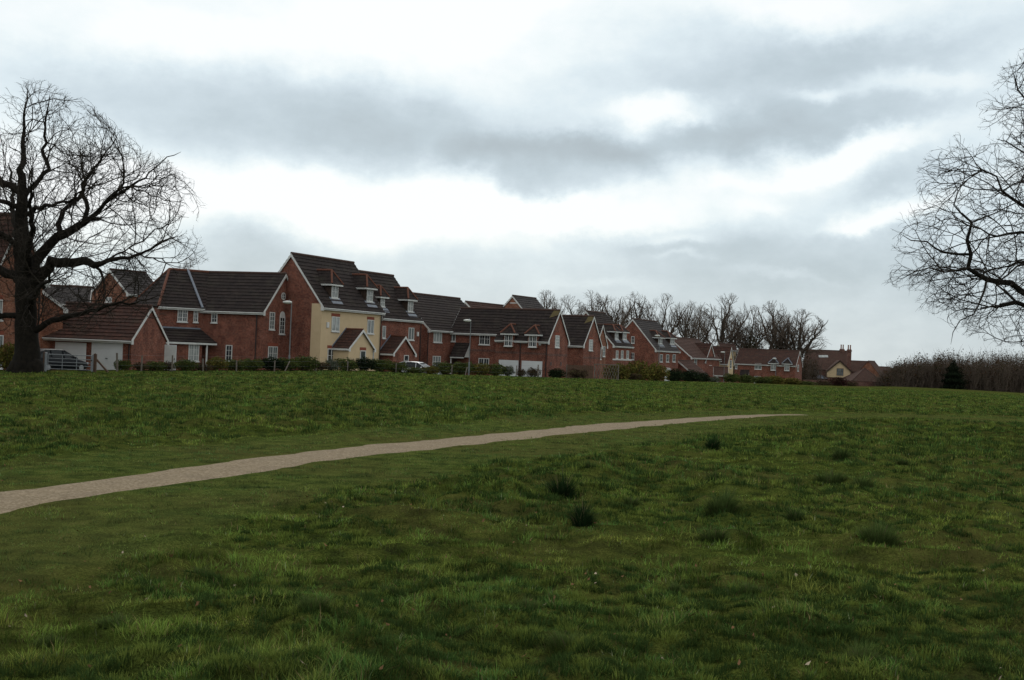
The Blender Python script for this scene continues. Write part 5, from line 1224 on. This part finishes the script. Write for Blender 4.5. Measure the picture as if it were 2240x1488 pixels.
SH2 = [(1262,50,22,'brown','twiggy brown shrub in front of the grey timber fence',-1),(1352,60,40,'yellow','big yellow green shrub at the right end of the lattice panel',4),(1392,66,48,'yellow','largest yellow green shrub below the large bare gable',5),
 (1432,60,44,'yellow','big yellow green shrub left of the arched garage door',5),(1384,40,16,'brown','low dead shrub in front of the largest yellow shrub',1),(1474,46,30,'dark','first of the black green evergreen shrubs, right of the arched garage door',3),
 (1510,50,28,'dark','middle black green evergreen shrub below the small brick garage',3),(1536,34,22,'dark','last and smallest black green evergreen shrub',3),
 (1560,34,12,'grey','pale scrub right of the evergreen shrubs',2),(1600,40,22,'green','green bush below the cream gable',3),(1632,44,20,'green','green bush under the far terrace canopy',3),(1664,50,18,'green','low green bush under the far terrace lower window',3),
 (1694,52,20,'yellow','yellowish bush at the foot of the last lamp post',3),(1728,56,16,'yellow','low yellow green bush before the end of the far terrace',3),(1764,50,10,'green','low green bush at the left end of the garden wall',3),
 (1800,40,14,'brown','brown shrub in front of the old country house lean-to',4),(1834,44,22,'red','reddish shrub below the timbered cream gable',4),(1862,30,14,'brown','brown shrub right of the timbered cream gable',4)]
for (px, w, h_, kind, lab, dY) in SH2:
    py, Y = edge_at(px); shrub(px, py, w, h_, kind, Y + dY, lab)
# ------------------------------------------------------------------ woodland on the right
def woodland(nm, lab, seed, x0, x1, rows, topx, topy, lo_, hi_, step4=4):
    g = np.random.default_rng(seed); segs = []
    for s_ in range(5):
        S = []
        for k in range(16):
            b0 = np.array([g.normal(0, .9), g.normal(0, .7), -.3]); top = b0 + np.array([g.normal(0, .9), g.normal(0, .9), g.uniform(.55, 1.0)]); 
            S.append((b0, top, .05, .012)); 
            for j in range(22):
                t = g.uniform(.12, 1); p = b0 + (top - b0) * t; q = p + np.array([g.normal(0, .55), g.normal(0, .55), g.uniform(.02, .2)]); S.append((p, q, .014, .006))
                if j % 2: u = p + (q - p) * .5; S.append((u, u + np.array([g.normal(0, .4), g.normal(0, .4), g.uniform(.02, .14)]), .010, .005))
        segs.append(S)
    VV, QQ = [], []; off = 0; LV, LQ, LC = [], [], []; lo = 0
    def place(px, Y, H, sp):
        nonlocal off, lo
        P = at(px, 850, Y); zb = float(gz_base(P.x, P.y)); S = segs[g.integers(0, 5)]; a = g.uniform(0, 6.28); ca, sa = math.cos(a), math.sin(a)
        A = np.array([s_[0] for s_ in S]); B = np.array([s_[1] for s_ in S]); r1 = np.array([s_[2] for s_ in S]); r2 = np.array([s_[3] for s_ in S])
        def tr(Q): return np.stack([(Q[:, 0] * ca - Q[:, 1] * sa) * sp + P.x, (Q[:, 0] * sa + Q[:, 1] * ca) * sp + P.y, Q[:, 2] * H + zb], 1)
        A, B = tr(A), tr(B); d = B - A; d /= np.linalg.norm(d, axis=1)[:, None]; n1 = np.cross(d, np.array([.3, 1, .2])); n1 /= np.linalg.norm(n1, axis=1)[:, None]; n2 = np.cross(d, n1)
        V = []
        for Pq, rr in ((A, r1), (B, r2)):
            for k in range(3): t = 2.094 * k; V.append(Pq + (n1 * math.cos(t) + n2 * math.sin(t)) * (rr * 1.6)[:, None])
        V = np.stack(V, 1).reshape(-1, 3); b = np.arange(len(A))[:, None] * 6 + off
        for k in range(3): QQ.append(b + np.array([[k, (k + 1) % 3, 3 + (k + 1) % 3, 3 + k]]))
        VV.append(V); off += len(V)
        nl = 260; v, q, c = leafcloud(nl, 1.3 * sp, 1.3 * sp, H * .42, .16, [(.075, .040, .022), (.05, .035, .022), (.045, .045, .022), (.03, .025, .018)], int(g.integers(0, 999)), .6, H * .36)
        v = v + np.array([P.x, P.y, zb]); LV.append(v); LQ.append(q + lo); LC.append(c); lo += len(v)
    for row, (Y, n) in enumerate(rows):
        for i in range(n):
            px = x0 + row * step4 + (x1 - x0) * (i + g.uniform(-.4, .4)) / n; H = at(px, np.interp(px, topx, topy), Y).z - float(gz_base(at(px, 850, Y).x, Y))
            place(px, Y + g.uniform(-4, 4), H * g.uniform(lo_, hi_), 1.15)
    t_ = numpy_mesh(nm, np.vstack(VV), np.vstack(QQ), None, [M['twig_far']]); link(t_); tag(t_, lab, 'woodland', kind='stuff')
    o = numpy_mesh('scrub_leaves', np.vstack(LV), np.vstack(LQ), None, [M['leaf']], col=np.vstack(LC)); link(o, t_); o['kind'] = 'stuff'
woodland('woodland', 'dense brown leafless woodland along the right edge of the field', 5, 1935, 2450, ((246, 70), (256, 60), (268, 60), (284, 50), (300, 40)),
    [1925, 1945, 1962, 1990, 2010, 2045, 2080, 2100, 2140, 2200, 2260, 2420], [812, 798, 782, 780, 772, 766, 764, 772, 768, 762, 764, 762], .85, 1.35)
woodland('undergrowth', 'tangled brown undergrowth between the trunks of the far tree row', 6, 1215, 1790, ((252, 46), (262, 44)), [1200, 1400, 1500, 1640, 1760, 1800], [735, 728, 735, 735, 748, 770], .7, 1.2, 2)
# dark conifer before the woodland
P = at(2084, 852, 240); t_ = thing('conifer', (P.x, P.y, float(gz_base(P.x, P.y))), 0, 'single dark evergreen standing in front of the brown woodland', 'tree')
V1, q1, c1 = leafcloud(5200, 2.7, 2.4, 3.2, .20, [(.010, .015, .009), (.015, .021, .012)], 77, .9, 2.4, 1); kz = np.clip(1.15 - V1[:, 2] / 6.0, .08, 1) * (1 + .18 * np.sin(V1[:, 2] * 5)); V1[:, 0] *= kz; V1[:, 1] *= kz; o = numpy_mesh('crown', V1, q1, None, [M['leaf']], col=c1); link(o, t_)
mb = MB(); mb.tube([(0, 0, -.3), (0, 0, 4.6)], [.2, .05], 8); mb.build('trunk', M['bark_far'], t_)

# ------------------------------------------------------------------ fences, gate, posts
def post(parent, x, y, h, w=.09, mt='timber', lean=0): 
    z = gzs(x, y); mb = MB(); mb.box(-w/2, w/2, -w/2, w/2, -.3, h); o = mb.build('post', M[mt], parent); o.location = (x - parent.location.x, y - parent.location.y, z - parent.location.z); o.rotation_euler = (random.gauss(0, .02), lean + random.gauss(0, .02), 0); return z
PO = [(256,777,.10),(309,781,.08),(376,779,.08),(444,786,.08),(517,790,.08),(600,790,.08),(690,789,.12),(760,792,.08),(866,796,.08),(988,800,.08),(1129,802,.08),(1176,800,.1)]
P0 = at(256, 814, 74); wf = thing('wire_fence', (P0.x, P0.y, gzs(P0.x, P0.y)), 0, 'post and wire fence running along the hedge at the field edge', 'fence'); pts = []
for (px, py, w) in PO:
    ey, Y = edge_at(px); P = at(px, ey, Y - .4); h_ = (ey + 2 - py) * (Y - .4) / F0; z = post(wf, P.x, P.y, h_, w); pts.append(Vector((P.x, P.y, z)) - wf.location)
wb = MB()
for k in (.35, .7, 1.0): wb.tube([p + Vector((0, -.05, k)) for p in pts], .004, 3)
wb.build('wire', M['galv'], wf)
for (xa, ya, xb, yb, lab) in ((209, 784, 240, 819, 'brown timber brace leaning against the metal gate post'), (634, 790, 623, 813, 'pale leaning timber brace in the hedge at the first lamp post'), (1022, 804, 1017, 823, 'pale leaning timber brace in the hedge at the second lamp post')):
    ey, Y = edge_at((xa + xb) / 2); A_, B_ = at(xa, ya, Y - .7), at(xb, yb, Y - 1.2); mb = MB(); d = (A_ - B_).normalized(); mb.tube([B_ - B_, A_ - B_], .05 if xa != 209 else .065, 4); o = mb.build('timber_brace', M['timber' if xa != 209 else 'timber_b']); o.location = B_; tag(o, lab, 'brace')
# gate
YG = 71.3; g0 = at(104, 812, YG); g1 = at(199, 815, YG); zt0 = at(104, 775, YG).z; zt1 = at(199, 779, YG).z; zb0 = gzs(g0.x, YG)
gt = thing('field_gate', (g0.x, YG, zb0), 0, 'galvanised metal field gate with horizontal bars in front of the parked dark car', 'gate')
Wd = g1.x - g0.x; Hh = zt0 - zb0; mb = MB()
for k in (1, .78, .58, .40, .20): mb.tube([(0, 0, Hh * k), (Wd, 0, Hh * k)], .018 if k < 1 else .026, 8)
mb.build('bars', M['galv'], gt); mb = MB()
for x in (0, Wd * .33, Wd * .66, Wd): mb.tube([(x, 0, Hh * .16), (x, 0, Hh)], .02, 8)
mb.build('uprights', M['galv'], gt)
mb = MB(); mb.tube([(-.14, .03, -.3), (-.14, .03, Hh + .08)], .07, 10); mb.tube([(-.14, .03, Hh + .08), (-.14, .03, Hh + .10)], [.08, .03], 10); mb.build('gate_post', M['galv'], gt)
mb = MB(); mb.box(Wd + .03, Wd + .11, -.04, .05, -.3, Hh + .06); mb.build('gate_post', M['galv'], gt); mb = MB(); mb.box(Wd + .0, Wd + .06, -.06, -.02, Hh * .7, Hh * .78); mb.build('latch', M['black'], gt)
for (px, py, mt, lab) in ((207, 776, 'timber_b', 'thick brown wooden post right of the metal gate'), (97, 774, 'timber_b', 'reddish wooden post between the oak trunk and the metal gate')):
    P = at(px, 814, YG + .1); mb = MB(); h_ = (816 - py) * YG / F0; mb.box(-.08, .08, -.08, .08, -.3, h_); mb.prism([(-.08, -.08, h_), (.08, -.08, h_), (0, 0, h_ + .05)], (0, .01, 0)); o = mb.build('wooden_post', M[mt]); o.location = (P.x, P.y, gzs(P.x, P.y)); tag(o, lab, 'post')
# timber fence and lattice panels right of the coach house
def boards(x0, x1, yt, Y, lab, n):
    A_, B_ = at(x0, 826, Y), at(x1, 828, Y + 1); zb = min(gzs(A_.x, A_.y), gzs(B_.x, B_.y)); t_ = thing('timber_fence', (A_.x, A_.y, zb), math.atan2(B_.y - A_.y, B_.x - A_.x), lab, 'fence')
    L = (B_ - A_).length; H = at(x0, yt, Y).z - zb; mb = MB()
    for i in range(n): w = L / n; mb.box(i * w + .008, (i + 1) * w - .008, -.01 + .012 * (i % 2), .01 + .012 * (i % 2), -.2, H + random.uniform(-.02, .02))
    mb.build('boards', M['timber_b'], t_); mb = MB(); mb.box(0, L, .025, .06, .25, .34); mb.box(0, L, .025, .06, H - .4, H - .31); mb.build('rails', M['timber'], t_)
    for i in range(int(L / 1.9) + 1): mb = MB(); mb.box(i * 1.9 - .05, i * 1.9 + .05, .06, .15, -.3, H + .05); mb.build('post', M['timber'], t_)
boards(1240, 1297, 798, 117, 'grey vertical board fence between coach house and lattice panel', 26)
def lattice(x0, x1, yt, Y, lab, tilt=-.35):
    A_, B_ = at(x0, 828, Y), at(x1, 829, Y + .5); zb = gzs(A_.x, A_.y) - .05; t_ = thing('lattice_panel', (A_.x, A_.y, zb), math.atan2(B_.y - A_.y, B_.x - A_.x), lab, 'trellis')
    L = (B_ - A_).length; H = at(x0 + 5, yt, Y).z - zb; mb = MB(); n = 9
    for i in range(-3, n + 3):
        for sgn, dy in ((1, 0), (-1, .03)):
            xa = L * i / n; xb = xa + sgn * H * .38; za, zb2 = 0, H
            # clip to panel
            ts = [0, 1]
            for lim in (0, L):
                if (xa - lim) * (xb - lim) < 0: ts.append((lim - xa) / (xb - xa))
            ins = [t for t in sorted(ts) if -1e-6 <= xa + (xb - xa) * t <= L + 1e-6]
            if len(ins) < 2: continue
            t0, t1 = ins[0], ins[-1]; p, q = (xa + (xb - xa) * t0, dy, H * t0), (xa + (xb - xa) * t1, dy, H * t1)
            if t1 - t0 > .08: mb.tube([p, q], .024, 4)
    mb.build('lattice_slats', M['timber'], t_); mb = MB(); mb.box(-.03, L + .03, -.04, .06, H - .03, H + .05); mb.box(-.05, .03, -.04, .06, -.2, H + .05); mb.box(L - .03, L + .05, -.04, .06, -.2, H + .05); mb.build('frame', M['timber'], t_)
lattice(1300, 1352, 797, 123, 'brown diamond lattice panel right of the grey board fence')
lattice(1376, 1402, 818, 150, 'small low lattice panel in front of the big yellow green shrubs')
# garden wall of the old house
wb = MB(); W0, W1 = at(1756, 845, 236), at(1945, 850, 250); z0_ = float(gz_base(W0.x, W0.y)); t_ = thing('garden_wall', (W0.x, W0.y, z0_), math.atan2(W1.y - W0.y, W1.x - W0.x), 'low dark red brick garden wall in front of the old country house', 'wall'); L = (W1 - W0).length
H = at(1800, 833, 238).z - z0_
wb.box(0, L, 0, .25, -1, H); wb.build('wall', M['brick_dark'], t_); wb = MB(); wb.box(-.03, L + .03, -.03, .28, H, H + .07); wb.build('coping', M['brick_dark'], t_)
# ------------------------------------------------------------------ lamp posts
def lamp(px, ytop, Y, lab, i):
    P = at(px, ytop, Y); zb = gzs(P.x, P.y) if Y < 130 else float(gz_base(P.x, P.y)); H = P.z - zb
    t_ = thing('lamp_post', (P.x, P.y, zb), 0, lab, 'lamp post', 'street lamps behind the hedge')
    mb = MB(); mb.tube([(0, 0, -.2), (0, 0, 1.1), (0, 0, 1.15), (0, 0, H - .05)], [.075, .075, .042, .032], 10); mb.build('pole', M['pole'], t_)
    mb = MB(); mb.tube([(0, 0, H - .06), (-.12, 0, H + .02), (-.22, 0, H + .03)], .03, 8); mb.build('bracket', M['pole'], t_)
    V = MB(); n, k = 9, 12
    for a in range(n):
        t = a / (n - 1); x = .02 - .66 * t; r_ = .135 * math.sin(math.pi * min(1, (t * .86 + .10))) ** .55; 
        for j in range(k): an = 2 * math.pi * j / k; V.v.append((x, r_ * math.cos(an), H + .02 + r_ * (.75 if math.sin(an) > 0 else 1.0) * math.sin(an)))
    for a in range(n - 1):
        for j in range(k): V.f.append((a*k+j, a*k+(j+1)%k, (a+1)*k+(j+1)%k, (a+1)*k+j)); V.m.append(0)
    V.f += [tuple(range(k))[::-1], tuple(range((n-1)*k, n*k))]; V.m += [0, 0]
    V.build('lantern', M['lantern'], t_, smooth=True); mb = MB(); mb.tube([(-.16, 0, H + .11), (-.16, 0, H + .19)], .04, 8); mb.build('photocell', M['galv'], t_)
for i, a in enumerate([(638, 662, 88.5, 'lamp post in front of the round window gable of the long brick house'), (1030, 702, 104, 'lamp post in front of the coach house, between its windows'), (1443, 735, 158, 'lamp post in front of the large gabled house dormers'),
          (1585.5, 771, 190, 'lamp post in front of the cream gable'), (1698, 785, 208, 'farthest lamp post, before the left dormer of the long far house')]): lamp(*a, i)
# ------------------------------------------------------------------ cars
def car(P, rz, paint, lab, L=4.2, Wd=1.76, H=1.46, hatch=.5):
    t_ = thing('parked_car', P, rz, lab, 'car', None)
    k = L / 4.2
    # stations along x (front positive): x, half width, z low, z belt
    ST = [(-2.1, .60, .42, .62), (-2.06, .78, .28, .86), (-1.9, .85, .22, .94), (-1.3, .87, .20, .97), (-.4, .88, .20, .95), (.5, .88, .20, .92), (1.05, .87, .20, .90), (1.5, .84, .21, .80), (1.9, .76, .24, .70), (2.06, .64, .30, .62), (2.1, .5, .38, .54)]
    mb = MB(); sec = []
    for (x, w, zl, zb) in ST:
        r_ = [(-w * .86, zl), (-w * .98, zl + .14), (-w, (zl + zb) / 2), (-w * .97, zb - .06), (-w * .86, zb), (0, zb + .035), (w * .86, zb), (w * .97, zb - .06), (w, (zl + zb) / 2), (w * .98, zl + .14), (w * .86, zl)]
        sec.append([(x * k, y, z) for y, z in r_])
    n = len(sec[0]); mb.v = [p for s_ in sec for p in s_]
    for i in range(len(sec) - 1):
        for j in range(n): mb.f.append((i*n+j, i*n+(j+1)%n, (i+1)*n+(j+1)%n, (i+1)*n+j)); mb.m.append(0)
    mb.f += [tuple(range(n))[::-1], tuple(range((len(sec)-1)*n, len(sec)*n))]; mb.m += [0, 0]
    body = mb.build('body', M[paint], t_, smooth=True); md = body.modifiers.new('b', 'BEVEL'); md.width = .02; md.limit_method = 'ANGLE'; md.angle_limit = R(40)
    cab = [(-2.0, .72, .92, .94), (-1.72, .72, .93, 1.30), (-1.3, .70, .95, H - .03), (-.5, .70, .95, H), (.1, .70, .93, H - .03), (.55, .72, .90, 1.20), (1.08, .76, .88, .90)]
    gb = MB(); n = 6
    for (x, w, zl, zt) in cab: 
        wt = .80 if zt < 1.1 else .60
        gb.v += [(x * k, y, z) for y, z in ((-w * 1.12, zl), (-w * .98, zl + (zt - zl) * .5), (-wt, zt), (wt, zt), (w * .98, zl + (zt - zl) * .5), (w * 1.12, zl))]
    for i in range(len(cab) - 1):
        for j in range(n - 1): gb.f.append((i*n+j, (i+1)*n+j, (i+1)*n+j+1, i*n+j+1)); gb.m.append(0)
    gb.build('windows', M['car_glass'], t_, smooth=False)
    rb = MB(); n = 4
    for (x, w, zt) in ((-1.68, .60, 1.335), (-1.3, .60, H - .005), (-.5, .60, H + .025), (.1, .60, H - .005), (.32, .58, H - .09)): rb.v += [(x * k, y, z) for y, z in ((-w - .02, zt - .04), (-w * .8, zt + .012), (w * .8, zt + .012), (w + .02, zt - .04))]
    for i in range(4):
        for j in range(3): rb.f.append((i*n+j, (i+1)*n+j, (i+1)*n+j+1, i*n+j+1)); rb.m.append(0)
    rb.build('roof', M[paint], t_, smooth=True)
    pb = MB()
    for s_ in (-1, 1):
        for pts in ([(-1.95, .80, .93), (-1.62, .66, 1.28), (-1.3, .62, H - .04)], [(-.95, .83, .95), (-.95, .64, H - .02)], [(.02, .83, .93), (-.02, .64, H - .04)], [(.1, .63, H - .04), (.55, .71, 1.19), (1.06, .84, .90)]):
            pb.tube([(x * k, y * s_, z) for x, y, z in pts], .028, 5)
    pb.build('pillars', M[paint], t_)
    for x in (-1.3, 1.32):
        for s_ in (-1, 1):
            w = MB(); w.tube([(x * k, s_ * .72, .31), (x * k, s_ * .90, .31)], [.31, .31], 20); wo_ = w.build('wheel', M['tyre'], t_); w = MB(); w.tube([(x * k, s_ * .885, .31), (x * k, s_ * .91, .31)], [.20, .17], 14); w.build('rim', M['rim'], wo_)
    for s_ in (-1, 1):
        q = MB(); q.box(-2.10 * k, -1.98 * k, min(s_ * .56, s_ * .80), max(s_ * .56, s_ * .80), .66, .88); q.build('tail_light', M['tail'], t_)
        q = MB(); q.box(1.92 * k, 2.06 * k, min(s_ * .45, s_ * .68), max(s_ * .45, s_ * .68), .55, .68); q.build('headlight', M['headl'], t_)
        q = MB(); q.tube([(.62 * k, s_ * .84, .96), (.60 * k, s_ * .98, 1.0), (.55 * k, s_ * 1.02, 1.02)], [.03, .085, .05], 8); q.build('wing_mirror', M[paint], t_)
    q = MB(); q.box(-2.13 * k, -2.095 * k, -.26, .26, .50, .61); q.build('number_plate', M['plate'], t_)
P = at(121, 811, 78.5); car((P.x, P.y, gzs(P.x, P.y) - .04), R(60), 'car_dark', 'dark hatchback parked behind the metal field gate, red tail light showing')
P = at(916, 816, 104.5); car((P.x, P.y, at(912, 791, 104.5).z - 1.5), R(-18), 'car_white', 'silver white hatchback behind the hedge before the brick porch')
# lane between hedge and houses
def lane():
    xs = [-60, 0, 235, 440, 640, 780, 900, 1040, 1160, 1280]; V = []; q = []
    for px in xs:
        ey, Y = edge_at(px)
        for dY in (2.2, 5.5): P = at(px, ey, Y + dY); V.append((P.x, P.y, float(gz(np.array([P.x]), np.array([P.y]))[0]) + .05))
    q = [(2*i, 2*i+1, 2*i+3, 2*i+2) for i in range(len(xs) - 1)]; q = [f_[::-1] for f_ in q]
    o = numpy_mesh('access_road', np.array(V), np.array(q), None, [M['tarmac']]); link(o); tag(o, kind='structure')
lane()
